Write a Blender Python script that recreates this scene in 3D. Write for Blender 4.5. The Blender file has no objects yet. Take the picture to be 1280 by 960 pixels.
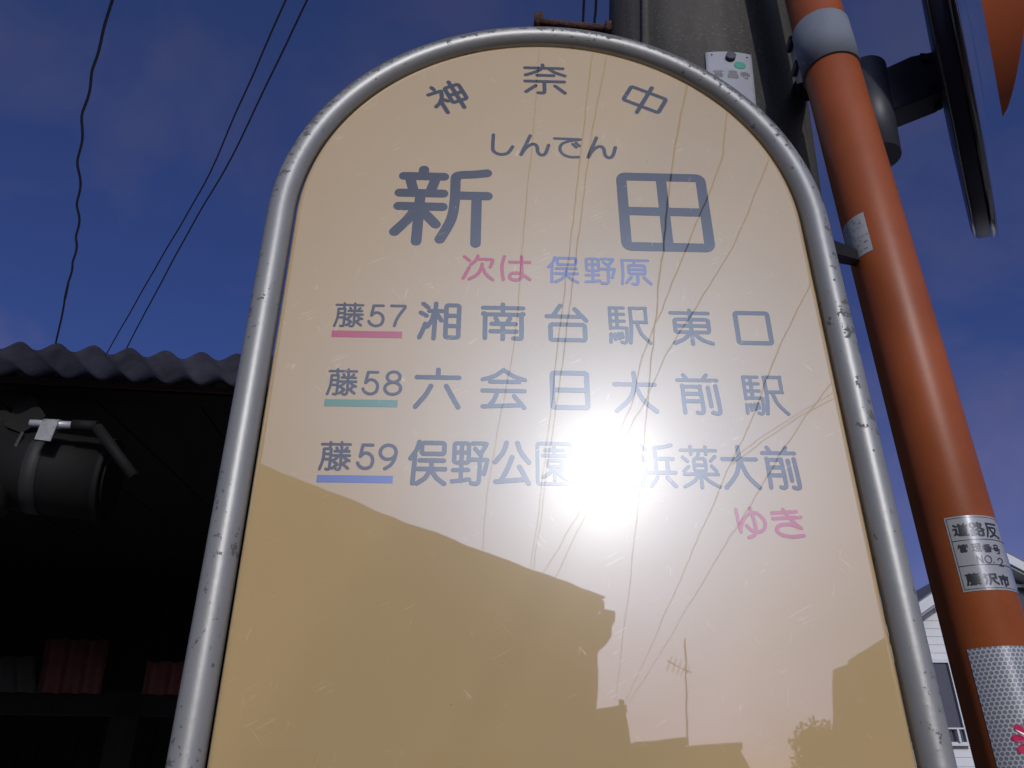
import bpy, bmesh, math, random
from mathutils import Vector, Matrix, noise
random.seed(7)
SC = bpy.context.scene
COL = SC.collection
# ------------------------------------------------------------------ camera
F = 1030.0
PITCH, YAW, ROLL = math.radians(28.60865662274305), math.radians(1.9246298244317026), math.radians(0.023380478815398703)
CAM = Vector((-0.04751029608248946, -0.5024565624167865, 1.4500000000012636))
fwd = Vector((math.sin(YAW)*math.cos(PITCH), math.cos(YAW)*math.cos(PITCH), math.sin(PITCH)))
rt = Vector((math.cos(YAW), -math.sin(YAW), 0)); up = rt.cross(fwd)
rt, up = rt*math.cos(ROLL)+up*math.sin(ROLL), up*math.cos(ROLL)-rt*math.sin(ROLL)
cd = bpy.data.cameras.new('camera'); cam = bpy.data.objects.new('camera', cd); COL.objects.link(cam)
cd.sensor_width = 36; cd.lens = F/1280*36; cd.clip_start = .02; cd.clip_end = 3000
M = Matrix((rt, up, -fwd)).transposed().to_4x4(); M.translation = CAM; cam.matrix_world = M
SC.camera = cam
# ------------------------------------------------------------------ light
SUN = Vector((0.14115732488775323, -0.9139063967849216, 0.3805912604699888)).normalized()          # towards the sun
EL = math.asin(SUN.z); AZ = math.atan2(SUN.x, SUN.y)
AUREOLE = .142
SC.view_settings.view_transform = 'Standard'; SC.view_settings.look = 'None'
SC.view_settings.exposure = -0.35; SC.view_settings.gamma = 1
w = bpy.data.worlds.new('World'); SC.world = w; w.use_nodes = True
nt = w.node_tree; N = nt.nodes; L = nt.links
bg = N['Background']; bg.inputs['Strength'].default_value = 0.055
sky = N.new('ShaderNodeTexSky'); sky.sky_type = 'NISHITA'; sky.sun_disc = False
sky.sun_elevation = EL; sky.sun_rotation = AZ
sky.air_density = 1.0; sky.dust_density = 1.2; sky.ozone_density = 3.0; sky.altitude = 50
hsv = N.new('ShaderNodeHueSaturation'); hsv.inputs['Saturation'].default_value = 1.22
hsv.inputs['Hue'].default_value = 0.512
L.new(sky.outputs[0], hsv.inputs['Color'])
tint = N.new('ShaderNodeVectorMath'); tint.operation = 'MULTIPLY'; tint.inputs[1].default_value = (1.18, .93, 1.38); L.new(hsv.outputs[0], tint.inputs[0])
tc = N.new('ShaderNodeTexCoord')
mp = N.new('ShaderNodeMapping'); mp.inputs['Scale'].default_value = (1.6, 1.6, 2.6); mp.inputs['Location'].default_value = (41, 0, 0)
L.new(tc.outputs['Generated'], mp.inputs[0])
cn = N.new('ShaderNodeTexNoise'); cn.inputs['Scale'].default_value = 1.9; cn.inputs['Detail'].default_value = 6; cn.inputs['Roughness'].default_value = .55
cn.inputs['Distortion'].default_value = .4
L.new(mp.outputs[0], cn.inputs['Vector'])
cr = N.new('ShaderNodeMapRange'); cr.inputs[1].default_value = .44; cr.inputs[2].default_value = .76; cr.inputs[3].default_value = 0; cr.inputs[4].default_value = .46
L.new(cn.outputs[0], cr.inputs[0])
mx = N.new('ShaderNodeMix'); mx.data_type = 'RGBA'; L.new(cr.outputs[0], mx.inputs[0]); L.new(tint.outputs[0], mx.inputs[6])
# thin cloud takes the brightness of the sky behind it, greyed and lifted
bw = N.new('ShaderNodeRGBToBW'); L.new(sky.outputs[0], bw.inputs[0])
cb = N.new('ShaderNodeVectorMath'); cb.operation = 'MULTIPLY'; cb.inputs[1].default_value = (1.85, 1.6, 2.9); L.new(bw.outputs[0], cb.inputs[0])
L.new(cb.outputs[0], mx.inputs[7]); 
# aureole: thin high cloud scatters sunlight forward (Henyey-Greenstein lobe about the sun)
dt = N.new('ShaderNodeVectorMath'); dt.operation = 'DOT_PRODUCT'; dt.inputs[1].default_value = SUN; L.new(tc.outputs['Generated'], dt.inputs[0])
GG = .79
m1_ = N.new('ShaderNodeMath'); m1_.operation = 'MULTIPLY_ADD'; m1_.inputs[1].default_value = -2*GG; m1_.inputs[2].default_value = 1+GG*GG; L.new(dt.outputs['Value'], m1_.inputs[0])
m2_ = N.new('ShaderNodeMath'); m2_.operation = 'POWER'; m2_.inputs[1].default_value = -1.5; L.new(m1_.outputs[0], m2_.inputs[0])
m3_ = N.new('ShaderNodeMath'); m3_.operation = 'MULTIPLY'; m3_.inputs[1].default_value = (1-GG*GG)*AUREOLE/bg.inputs['Strength'].default_value; L.new(m2_.outputs[0], m3_.inputs[0])
m4_ = N.new('ShaderNodeVectorMath'); m4_.operation = 'MULTIPLY'; m4_.inputs[1].default_value = (.68, .95, 1.24); L.new(m3_.outputs[0], m4_.inputs[0])
# the lower the line of sight, the more air dims it
sz_ = N.new('ShaderNodeSeparateXYZ'); L.new(tc.outputs['Generated'], sz_.inputs[0])
zm = N.new('ShaderNodeMath'); zm.operation = 'MAXIMUM'; zm.inputs[1].default_value = .02; L.new(sz_.outputs[2], zm.inputs[0])
zd = N.new('ShaderNodeMath'); zd.operation = 'DIVIDE'; zd.inputs[0].default_value = -.07; L.new(zm.outputs[0], zd.inputs[1])
xt = N.new('ShaderNodeMath'); xt.operation = 'EXPONENT'; L.new(zd.outputs[0], xt.inputs[0])
m6_ = N.new('ShaderNodeVectorMath'); m6_.operation = 'MULTIPLY'
m5_ = N.new('ShaderNodeVectorMath'); L.new(mx.outputs[2], m5_.inputs[0]); L.new(m4_.outputs[0], m6_.inputs[0]); L.new(xt.outputs[0], m6_.inputs[1]); L.new(m6_.outputs[0], m5_.inputs[1])
L.new(m5_.outputs[0], bg.inputs['Color'])
ld = bpy.data.lights.new('sun', 'SUN'); ld.energy = 2.3; ld.angle = math.radians(.53); ld.color = (1, .95, .88)
sl = bpy.data.objects.new('sun', ld); COL.objects.link(sl); sl.rotation_euler = SUN.to_track_quat('Z', 'Y').to_euler(); sl.location = (0, 0, 12)

# ------------------------------------------------------------------ helpers
def ray(px, py): return rt*((px-640)/F) - up*((py-480)/F) + fwd
def at(px, py, Y=0.0):
    d = ray(px, py); return CAM + d*((Y-CAM.y)/d.y)
def atz(px, py, z):
    d = ray(px, py); return CAM + d*((z-CAM.z)/d.z)
def back(px, py, Y):            # the place behind the camera that the plate mirrors at this spot
    P = at(px, py); d = ray(px, py); d.y = -d.y; return P + d*(Y/d.y)
def backz(px, py, z):
    P = at(px, py); d = ray(px, py); d.y = -d.y; return P + d*((z-P.z)/d.z)
SIGN_Z = 1.8727
def link(name, me, mat=None, parent=None, loc=None):
    o = bpy.data.objects.new(name, me); COL.objects.link(o)
    if mat is not None and me is not None and not me.materials: me.materials.append(mat)
    if parent is not None: o.parent = parent
    if loc is not None: o.location = loc
    return o
def thing(name, label, cat, loc=(0, 0, 0), group=None):
    o = bpy.data.objects.new(name, None); COL.objects.link(o); o.location = loc; o.empty_display_size = .1
    o['label'] = label; o['category'] = cat
    if group: o['group'] = group
    return o
def tag(o, label, cat, group=None):
    o['label'] = label; o['category'] = cat
    if group: o['group'] = group
    return o
class MB:
    """collects faces in world coordinates"""
    def __init__(s): s.v = []; s.f = []; s.sm = []; s.uv = []
    def add(s, vs, fs, smooth=False):
        n = len(s.v); s.v += [Vector(v) for v in vs]
        for f in fs: s.f.append([i+n for i in f]); s.sm.append(smooth)
    def box(s, a, b, rot=None, org=None):
        x0, y0, z0 = a; x1, y1, z1 = b
        vs = [Vector(p) for p in ((x0,y0,z0),(x1,y0,z0),(x1,y1,z0),(x0,y1,z0),(x0,y0,z1),(x1,y0,z1),(x1,y1,z1),(x0,y1,z1))]
        if rot is not None: vs = [rot @ v for v in vs]
        if org is not None: vs = [v+Vector(org) for v in vs]
        s.add(vs, [(0,3,2,1),(4,5,6,7),(0,1,5,4),(1,2,6,5),(2,3,7,6),(3,0,4,7)])
    def tube(s, pts, r, n=12, cap=True, smooth=True, closed=False):
        pts = [Vector(p) for p in pts]; m = len(pts); rs = r if isinstance(r, (list, tuple)) else [r]*m
        rings = []; prev = None
        for i, p in enumerate(pts):
            if closed: t = pts[(i+1) % m]-pts[i-1]
            else: t = pts[min(i+1, m-1)]-pts[max(i-1, 0)]
            t.normalize()
            if prev is None:
                a = Vector((0, 1, 0)) if abs(t.y) < .9 else Vector((1, 0, 0))
                u = (a-t*a.dot(t)).normalized()
            else: u = (prev-t*prev.dot(t)).normalized()
            prev = u; v = t.cross(u)
            rings.append([p+(u*math.cos(2*math.pi*k/n)+v*math.sin(2*math.pi*k/n))*rs[i] for k in range(n)])
        vs = [q for R_ in rings for q in R_]; fs = []
        for i in range(m if closed else m-1):
            j = (i+1) % m
            for k in range(n): fs.append((i*n+k, i*n+(k+1) % n, j*n+(k+1) % n, j*n+k))
        s.add(vs, fs, smooth)
        if cap and not closed:
            s.add(rings[0][::-1], [tuple(range(n))]); s.add(rings[-1], [tuple(range(n))])
    def prism(s, poly, d):
        """poly: coplanar world points, pushed along d"""
        n = len(poly); d = Vector(d); A = [Vector(p) for p in poly]; B = [p+d for p in A]
        s.add(A+B, [tuple(range(n))[::-1], tuple(range(n, 2*n))]+[(i, (i+1) % n, n+(i+1) % n, n+i) for i in range(n)])
    def ellipsoid(s, c, r, rot=None, nu=16, nv=10):
        vs = []; fs = []
        for i in range(nv+1):
            th = math.pi*i/nv
            for k in range(nu):
                ph = 2*math.pi*k/nu
                p = Vector((r[0]*math.sin(th)*math.cos(ph), r[1]*math.sin(th)*math.sin(ph), r[2]*math.cos(th)))
                if rot is not None: p = rot @ p
                vs.append(Vector(c)+p)
        for i in range(nv):
            for k in range(nu): fs.append((i*nu+k, (i+1)*nu+k, (i+1)*nu+(k+1) % nu, i*nu+(k+1) % nu))
        s.add(vs, fs, True)
    def build(s, name, mat, parent=None, fix=True, origin=None):
        me = bpy.data.meshes.new(name)
        off = Vector((0, 0, 0))
        if parent is not None: off = Vector(parent_world(parent))
        elif origin is not None: off = Vector(origin)
        me.from_pydata([v-off for v in s.v], [], s.f)
        me.polygons.foreach_set('use_smooth', s.sm)
        if fix:
            bm = bmesh.new(); bm.from_mesh(me); bmesh.ops.remove_doubles(bm, verts=bm.verts, dist=1e-6)
            bmesh.ops.recalc_face_normals(bm, faces=bm.faces); bm.to_mesh(me); bm.free()
        if mat: me.materials.append(mat)
        o = bpy.data.objects.new(name, me); COL.objects.link(o)
        if parent is not None: o.parent = parent
        else: o.location = off
        return o
def parent_world(o):
    p = Vector(o.location)
    while o.parent: o = o.parent; p += o.location
    return p
def sharp_smooth(o, ang=40):
    me = o.data
    bm = bmesh.new(); bm.from_mesh(me)
    for e in bm.edges:
        if len(e.link_faces) == 2 and e.calc_face_angle(0) > math.radians(ang): e.smooth = False
    for f in bm.faces: f.smooth = True
    bm.to_mesh(me); bm.free()

# ------------------------------------------------------------------ materials
def base_mat(name):
    m = bpy.data.materials.new(name); m.use_nodes = True
    return m, m.node_tree.nodes, m.node_tree.links, m.node_tree.nodes['Principled BSDF']
def setp(b, **k):
    names = dict(col='Base Color', rough='Roughness', metal='Metallic', spec='Specular IOR Level', coat='Coat Weight', crough='Coat Roughness', ior='IOR')
    for a, v in k.items():
        if a == 'col': v = tuple(v)+(1,)
        b.inputs[names[a]].default_value = v
def mat(name, col, rough=.6, metal=0, spec=.5, var=.25, scale=8, bump=0, bscale=60, col2=None, coat=0, detail=6, lo=.35, hi=.65):
    """worn colour: a noise that mixes two near tones, roughness and a fine bump"""
    m, n, l, b = base_mat(name); setp(b, rough=rough, metal=metal, spec=spec, coat=coat)
    if col2 is None: col2 = [c*(1-var) for c in col]
    t = n.new('ShaderNodeTexCoord')
    z = n.new('ShaderNodeTexNoise'); z.inputs['Scale'].default_value = scale; z.inputs['Detail'].default_value = detail; z.inputs['Roughness'].default_value = .6
    l.new(t.outputs['Object'], z.inputs['Vector'])
    r = n.new('ShaderNodeMapRange'); r.inputs[1].default_value = lo; r.inputs[2].default_value = hi; l.new(z.outputs[0], r.inputs[0])
    x = n.new('ShaderNodeMix'); x.data_type = 'RGBA'; x.inputs[6].default_value = tuple(col)+(1,); x.inputs[7].default_value = tuple(col2)+(1,)
    l.new(r.outputs[0], x.inputs[0]); l.new(x.outputs[2], b.inputs['Base Color'])
    if bump:
        z2 = n.new('ShaderNodeTexNoise'); z2.inputs['Scale'].default_value = bscale; z2.inputs['Detail'].default_value = 5
        l.new(t.outputs['Object'], z2.inputs['Vector'])
        bp = n.new('ShaderNodeBump'); bp.inputs['Strength'].default_value = bump; bp.inputs['Distance'].default_value = .01
        l.new(z2.outputs[0], bp.inputs['Height']); l.new(bp.outputs[0], b.inputs['Normal'])
    return m

def plate_mat(name, col, col2=None):
    """printed sheet under a glossy, finely scratched clear face"""
    m, n, l, b = base_mat(name)
    t = n.new('ShaderNodeTexCoord')
    z = n.new('ShaderNodeTexNoise'); z.inputs['Scale'].default_value = 9; z.inputs['Detail'].default_value = 8; l.new(t.outputs['Object'], z.inputs['Vector'])
    x = n.new('ShaderNodeMix'); x.data_type = 'RGBA'; x.inputs[6].default_value = tuple(col)+(1,); x.inputs[7].default_value = tuple(col2 or [c*.93 for c in col])+(1,)
    l.new(z.outputs[0], x.inputs[0])
    # dirt specks
    v = n.new('ShaderNodeTexVoronoi'); v.inputs['Scale'].default_value = 62; l.new(t.outputs['Object'], v.inputs['Vector'])
    lt = n.new('ShaderNodeMath'); lt.operation = 'LESS_THAN'; lt.inputs[1].default_value = .022; l.new(v.outputs['Distance'], lt.inputs[0])
    sepc = n.new('ShaderNodeSeparateColor'); l.new(v.outputs['Color'], sepc.inputs[0])
    g = n.new('ShaderNodeMath'); g.operation = 'GREATER_THAN'; g.inputs[1].default_value = .93; l.new(sepc.outputs[0], g.inputs[0])
    mu = n.new('ShaderNodeMath'); mu.operation = 'MULTIPLY'; l.new(lt.outputs[0], mu.inputs[0]); l.new(g.outputs[0], mu.inputs[1])
    x2 = n.new('ShaderNodeMix'); x2.data_type = 'RGBA'; l.new(mu.outputs[0], x2.inputs[0]); l.new(x.outputs[2], x2.inputs[6]); x2.inputs[7].default_value = (.1, .08, .05, 1)
    l.new(x2.outputs[2], b.inputs['Base Color'])
    setp(b, rough=.21, spec=.19, coat=1.0, crough=.016)
    b.inputs['Coat IOR'].default_value = 1.9
    # very slight waviness of the clear face
    wv = n.new('ShaderNodeTexNoise'); wv.inputs['Scale'].default_value = 26; wv.inputs['Detail'].default_value = 2; l.new(t.outputs['Object'], wv.inputs['Vector'])
    bp = n.new('ShaderNodeBump'); bp.inputs['Strength'].default_value = 1; bp.inputs['Distance'].default_value = .00003; l.new(wv.outputs[0], bp.inputs['Height'])
    l.new(bp.outputs[0], b.inputs['Coat Normal'])
    # fine scratches: thin ridges in patches that catch the sun
    hs = []
    for ang, sc, th in ((28, 300, .60), (-48, 240, .62), (76, 260, .62)):
        ro = n.new('ShaderNodeVectorRotate'); ro.rotation_type = 'Y_AXIS'; ro.inputs['Angle'].default_value = math.radians(ang); l.new(t.outputs['Object'], ro.inputs['Vector'])
        mp = n.new('ShaderNodeMapping'); mp.inputs['Scale'].default_value = (.05, 1, 1)
        l.new(ro.outputs[0], mp.inputs[0])
        q = n.new('ShaderNodeTexNoise'); q.inputs['Scale'].default_value = sc*2.2; q.inputs['Detail'].default_value = 1; l.new(mp.outputs[0], q.inputs['Vector'])
        pk = n.new('ShaderNodeTexNoise'); pk.inputs['Scale'].default_value = 34+abs(ang)*.3; pk.inputs['Detail'].default_value = 2; l.new(t.outputs['Object'], pk.inputs['Vector'])
        a = n.new('ShaderNodeMapRange'); a.inputs[1].default_value = .60; a.inputs[2].default_value = .68; l.new(q.outputs[0], a.inputs[0])
        c = n.new('ShaderNodeMapRange'); c.inputs[1].default_value = th; c.inputs[2].default_value = th+.05; l.new(pk.outputs[0], c.inputs[0])
        k = n.new('ShaderNodeMath'); k.operation = 'MULTIPLY'; l.new(a.outputs[0], k.inputs[0]); l.new(c.outputs[0], k.inputs[1]); hs.append(k)
    s1 = n.new('ShaderNodeMath'); l.new(hs[0].outputs[0], s1.inputs[0]); l.new(hs[1].outputs[0], s1.inputs[1])
    s2 = n.new('ShaderNodeMath'); l.new(s1.outputs[0], s2.inputs[0]); l.new(hs[2].outputs[0], s2.inputs[1])
    bp2 = n.new('ShaderNodeBump'); bp2.inputs['Strength'].default_value = 1; bp2.inputs['Distance'].default_value = .0003; l.new(s2.outputs[0], bp2.inputs['Height'])
    # the scratches throw extra light of their own
    gl = n.new('ShaderNodeBsdfGlossy'); gl.inputs['Roughness'].default_value = .42; l.new(bp2.outputs[0], gl.inputs['Normal'])
    sm = n.new('ShaderNodeMath'); sm.operation = 'MULTIPLY'; sm.inputs[1].default_value = .045; sm.use_clamp = True; l.new(s2.outputs[0], sm.inputs[0])
    cc = n.new('ShaderNodeCombineColor'); [l.new(sm.outputs[0], cc.inputs[q]) for q in range(3)]; l.new(cc.outputs[0], gl.inputs['Color'])
    ads = n.new('ShaderNodeAddShader'); l.new(b.outputs[0], ads.inputs[0]); l.new(gl.outputs[0], ads.inputs[1]); l.new(ads.outputs[0], n['Material Output'].inputs[0])
    return m

def frame_mat():
    """satin silver tube, paint chipped on the weather side"""
    m, n, l, b = base_mat('chipped_silver_paint')
    setp(b, rough=.42, metal=.3)
    t = n.new('ShaderNodeTexCoord'); geo = n.new('ShaderNodeNewGeometry')
    z = n.new('ShaderNodeTexNoise'); z.inputs['Scale'].default_value = 30; z.inputs['Detail'].default_value = 8; l.new(t.outputs['Object'], z.inputs['Vector'])
    z2 = n.new('ShaderNodeTexNoise'); z2.inputs['Scale'].default_value = 130; z2.inputs['Detail'].default_value = 7; z2.inputs['Roughness'].default_value = .72; l.new(t.outputs['Object'], z2.inputs['Vector'])
    # small tone variation
    x = n.new('ShaderNodeMix'); x.data_type = 'RGBA'; x.inputs[6].default_value = (.30, .295, .285, 1); x.inputs[7].default_value = (.23, .227, .22, 1); l.new(z.outputs[0], x.inputs[0])
    sn = n.new('ShaderNodeSeparateXYZ'); l.new(geo.outputs['Normal'], sn.inputs[0])
    # how much the surface faces the sky decides how chipped it is
    a = n.new('ShaderNodeMapRange'); a.inputs[1].default_value = -.30; a.inputs[2].default_value = .42; a.inputs[3].default_value = 0; a.inputs[4].default_value = 1
    # direction away from the middle of the arch: the outer, upper side of the tube weathers most
    ps = n.new('ShaderNodeVectorMath'); ps.operation = 'SUBTRACT'; ps.inputs[1].default_value = (0, 0, SIGN_Z); l.new(geo.outputs['Position'], ps.inputs[0])
    pc_ = n.new('ShaderNodeVectorMath'); pc_.operation = 'MULTIPLY'; pc_.inputs[1].default_value = (1, 0, 1); l.new(ps.outputs[0], pc_.inputs[0])
    pv = n.new('ShaderNodeVectorMath'); pv.operation = 'NORMALIZE'; l.new(pc_.outputs[0], pv.inputs[0])
    dn_ = n.new('ShaderNodeVectorMath'); dn_.operation = 'DOT_PRODUCT'; l.new(pv.outputs[0], dn_.inputs[0]); l.new(geo.outputs['Normal'], dn_.inputs[1]); l.new(dn_.outputs['Value'], a.inputs[0])
    pz = n.new('ShaderNodeSeparateXYZ'); l.new(ps.outputs[0], pz.inputs[0])
    zf = n.new('ShaderNodeMapRange'); zf.inputs[1].default_value = 0; zf.inputs[2].default_value = .18; zf.inputs[3].default_value = .055; zf.inputs[4].default_value = .28; l.new(pz.outputs[2], zf.inputs[0])
    am = n.new('ShaderNodeMath'); am.operation = 'MULTIPLY_ADD'; am.inputs[2].default_value = -.03; l.new(a.outputs[0], am.inputs[0]); l.new(zf.outputs[0], am.inputs[1])
    ad = n.new('ShaderNodeMath'); zl = n.new('ShaderNodeTexNoise'); zl.inputs['Scale'].default_value = 17; zl.inputs['Detail'].default_value = 3; l.new(t.outputs['Object'], zl.inputs['Vector'])
    zl2 = n.new('ShaderNodeMath'); zl2.operation = 'MULTIPLY_ADD'; zl2.inputs[1].default_value = .45; zl2.inputs[2].default_value = -.235; l.new(zl.outputs[0], zl2.inputs[0])
    zl3 = n.new('ShaderNodeMath'); l.new(am.outputs[0], zl3.inputs[0]); l.new(zl2.outputs[0], zl3.inputs[1])
    l.new(zl3.outputs[0], ad.inputs[0]); l.new(z2.outputs[0], ad.inputs[1])
    th = n.new('ShaderNodeMapRange'); th.inputs[1].default_value = .605; th.inputs[2].default_value = .615; l.new(ad.outputs[0], th.inputs[0])
    # few round pits anywhere
    v = n.new('ShaderNodeTexVoronoi'); v.inputs['Scale'].default_value = 75; l.new(t.outputs['Object'], v.inputs['Vector'])
    sp = n.new('ShaderNodeSeparateColor'); l.new(v.outputs['Color'], sp.inputs[0])
    ltm = n.new('ShaderNodeMath'); ltm.operation = 'MULTIPLY'; ltm.inputs[1].default_value = .17; l.new(sp.outputs[1], ltm.inputs[0])
    lt = n.new('ShaderNodeMath'); lt.operation = 'LESS_THAN'; l.new(v.outputs['Distance'], lt.inputs[0]); l.new(ltm.outputs[0], lt.inputs[1])
    g = n.new('ShaderNodeMath'); g.operation = 'GREATER_THAN'; g.inputs[1].default_value = .75; l.new(sp.outputs[0], g.inputs[0])
    mu = n.new('ShaderNodeMath'); mu.operation = 'MULTIPLY'; l.new(lt.outputs[0], mu.inputs[0]); l.new(g.outputs[0], mu.inputs[1])
    mm = n.new('ShaderNodeMath'); mm.operation = 'MAXIMUM'; l.new(mu.outputs[0], mm.inputs[0]); l.new(th.outputs[0], mm.inputs[1])
    x2 = n.new('ShaderNodeMix'); x2.data_type = 'RGBA'; l.new(mm.outputs[0], x2.inputs[0]); l.new(x.outputs[2], x2.inputs[6]); x2.inputs[7].default_value = (.10, .10, .095, 1)
    l.new(x2.outputs[2], b.inputs['Base Color'])
    rr = n.new('ShaderNodeMapRange'); rr.inputs[3].default_value = .43; rr.inputs[4].default_value = .75; l.new(mm.outputs[0], rr.inputs[0]); l.new(rr.outputs[0], b.inputs['Roughness'])
    me = n.new('ShaderNodeMapRange'); me.inputs[3].default_value = .3; me.inputs[4].default_value = .0; l.new(mm.outputs[0], me.inputs[0]); l.new(me.outputs[0], b.inputs['Metallic'])
    h = n.new('ShaderNodeMath'); h.operation = 'MULTIPLY_ADD'; h.inputs[1].default_value = -1.0; l.new(mm.outputs[0], h.inputs[0])
    h2 = n.new('ShaderNodeMath'); h2.operation = 'MULTIPLY'; h2.inputs[1].default_value = .6; l.new(z2.outputs[0], h2.inputs[0]); l.new(h2.outputs[0], h.inputs[2])
    bp = n.new('ShaderNodeBump'); bp.inputs['Strength'].default_value = .55; bp.inputs['Distance'].default_value = .0006; l.new(h.outputs[0], bp.inputs['Height']); l.new(bp.outputs[0], b.inputs['Normal'])
    return m

def concrete_mat(name, c1, c2, c3):
    m, n, l, b = base_mat(name); setp(b, rough=.88, spec=.25)
    t = n.new('ShaderNodeTexCoord')
    mp = n.new('ShaderNodeMapping'); mp.inputs['Scale'].default_value = (9, 9, 1.1); l.new(t.outputs['Object'], mp.inputs[0])
    z = n.new('ShaderNodeTexNoise'); z.inputs['Scale'].default_value = 1.4; z.inputs['Detail'].default_value = 9; z.inputs['Roughness'].default_value = .62; l.new(mp.outputs[0], z.inputs['Vector'])
    r = n.new('ShaderNodeMapRange'); r.inputs[1].default_value = .4; r.inputs[2].default_value = .64; l.new(z.outputs[0], r.inputs[0])
    x = n.new('ShaderNodeMix'); x.data_type = 'RGBA'; x.inputs[6].default_value = c1+(1,); x.inputs[7].default_value = c2+(1,); l.new(r.outputs[0], x.inputs[0])
    z2 = n.new('ShaderNodeTexNoise'); z2.inputs['Scale'].default_value = 190; z2.inputs['Detail'].default_value = 4; z2.inputs['Roughness'].default_value = .7; l.new(t.outputs['Object'], z2.inputs['Vector'])
    r2 = n.new('ShaderNodeMapRange'); r2.inputs[1].default_value = .56; r2.inputs[2].default_value = .74; l.new(z2.outputs[0], r2.inputs[0])
    x2 = n.new('ShaderNodeMix'); x2.data_type = 'RGBA'; l.new(r2.outputs[0], x2.inputs[0]); l.new(x.outputs[2], x2.inputs[6]); x2.inputs[7].default_value = c3+(1,)
    l.new(x2.outputs[2], b.inputs['Base Color'])
    bp = n.new('ShaderNodeBump'); bp.inputs['Strength'].default_value = .6; bp.inputs['Distance'].default_value = .002; l.new(z2.outputs[0], bp.inputs['Height']); l.new(bp.outputs[0], b.inputs['Normal'])
    return m
def hex_mat():
    """silver sheeting with a printed-in honeycomb of darker cells; uv in metres"""
    m, n, l, b = base_mat('honeycomb_sheeting'); setp(b, rough=.3, spec=.5, coat=.6, crough=.1)
    uv = n.new('ShaderNodeUVMap')
    cell = .0044
    def dist(off):
        # distance to the nearest centre of a rectangular lattice (1, sqrt3)
        mp = n.new('ShaderNodeMapping'); mp.inputs['Scale'].default_value = (1/cell, 1/cell, 1); mp.inputs['Location'].default_value = (off[0], off[1], 0); l.new(uv.outputs[0], mp.inputs[0])
        md = n.new('ShaderNodeVectorMath'); md.operation = 'WRAP'; md.inputs[1].default_value = (.5, .8660254, 1); md.inputs[2].default_value = (-.5, -.8660254, -1); l.new(mp.outputs[0], md.inputs[0])
        ln = n.new('ShaderNodeVectorMath'); ln.operation = 'LENGTH'; l.new(md.outputs[0], ln.inputs[0]); return ln.outputs['Value']
    mn = n.new('ShaderNodeMath'); mn.operation = 'MINIMUM'; l.new(dist((0, 0)), mn.inputs[0]); l.new(dist((.5, .8660254)), mn.inputs[1])
    r = n.new('ShaderNodeMapRange'); r.inputs[1].default_value = .36; r.inputs[2].default_value = .44; l.new(mn.outputs[0], r.inputs[0])
    x = n.new('ShaderNodeMix'); x.data_type = 'RGBA'; x.inputs[6].default_value = (.15, .16, .18, 1); x.inputs[7].default_value = (.42, .43, .45, 1); l.new(r.outputs[0], x.inputs[0])
    l.new(x.outputs[2], b.inputs['Base Color'])
    return m
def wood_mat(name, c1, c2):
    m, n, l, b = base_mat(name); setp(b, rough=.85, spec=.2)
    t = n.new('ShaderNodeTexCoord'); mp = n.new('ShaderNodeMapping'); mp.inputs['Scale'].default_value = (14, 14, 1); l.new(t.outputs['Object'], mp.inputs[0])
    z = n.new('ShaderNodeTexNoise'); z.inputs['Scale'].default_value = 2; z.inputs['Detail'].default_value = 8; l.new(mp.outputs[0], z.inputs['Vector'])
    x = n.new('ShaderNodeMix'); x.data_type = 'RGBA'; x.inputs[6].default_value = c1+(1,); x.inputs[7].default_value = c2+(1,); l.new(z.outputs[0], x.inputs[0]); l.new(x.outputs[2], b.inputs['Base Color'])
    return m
CREAM = (.465, .325, .155)
M_PLATE = plate_mat('cream_printed_plate', CREAM)
M_INK = plate_mat('dark_print', (.026, .018, .018), (.032, .023, .024))
M_RED = plate_mat('red_print', (.42, .035, .065)); M_BLUE = plate_mat('blue_print', (.13, .14, .29)); M_GREEN = plate_mat('green_print', (.09, .22, .13)); M_ULB = plate_mat('blue_bar_print', (.09, .125, .34))
M_FRAME = frame_mat()
M_CONC = concrete_mat('weathered_concrete', (.045, .043, .039), (.085, .078, .068), (.15, .14, .125))
M_CONC2 = concrete_mat('pale_concrete', (.3, .29, .27), (.4, .38, .36), (.45, .43, .4))
M_COND = concrete_mat('conduit_grey', (.15, .14, .125), (.21, .195, .175), (.3, .28, .25))
M_ORANGE = mat('orange_paint', (.30, .074, .022), rough=.42, spec=.25, var=.25, scale=9, bump=.02, bscale=160)
M_BAND = mat('grey_band', (.17, .185, .22), rough=.7, metal=.0, spec=.2, var=.14, scale=30)
M_GALV = mat('galvanised_steel', (.42, .43, .44), rough=.5, metal=.6, var=.35, scale=25)
M_DARK = mat('dark_bronze_paint', (.045, .045, .06), rough=.5, var=.25, scale=18)
M_BLACK = mat('black_steel', (.02, .02, .022), rough=.85, spec=.15, var=.3, scale=20)
M_RUST = mat('rusty_iron', (.08, .028, .018), rough=.85, col2=(.03, .014, .01), scale=120, bump=.4, bscale=200)
M_TAG = mat('dull_white_tag', (.34, .34, .37), rough=.5, var=.12, scale=26)
M_NAIL = mat('nail_head', (.04, .04, .06), rough=.5, metal=.5)
M_GDOT = mat('green_dot', (.02, .27, .18), rough=.5)
M_FAINT = mat('faded_ink', (.17, .17, .18), rough=.7)
M_RIM = mat('mirror_rim_steel', (.18, .17, .17), rough=.16, metal=1, var=.2)
M_SHELL = mat('mirror_back_shell', (.016, .016, .035), rough=.4, spec=.3, var=.1)
M_MIRROR = mat('mirror_face', (.8, .8, .82), rough=.03, metal=1, var=.02)
M_HOOD = mat('orange_hood', (.5, .11, .03), rough=.5, var=.2, scale=6)
M_WIRE = mat('black_cable', (.016, .016, .022), rough=.6)
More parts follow.
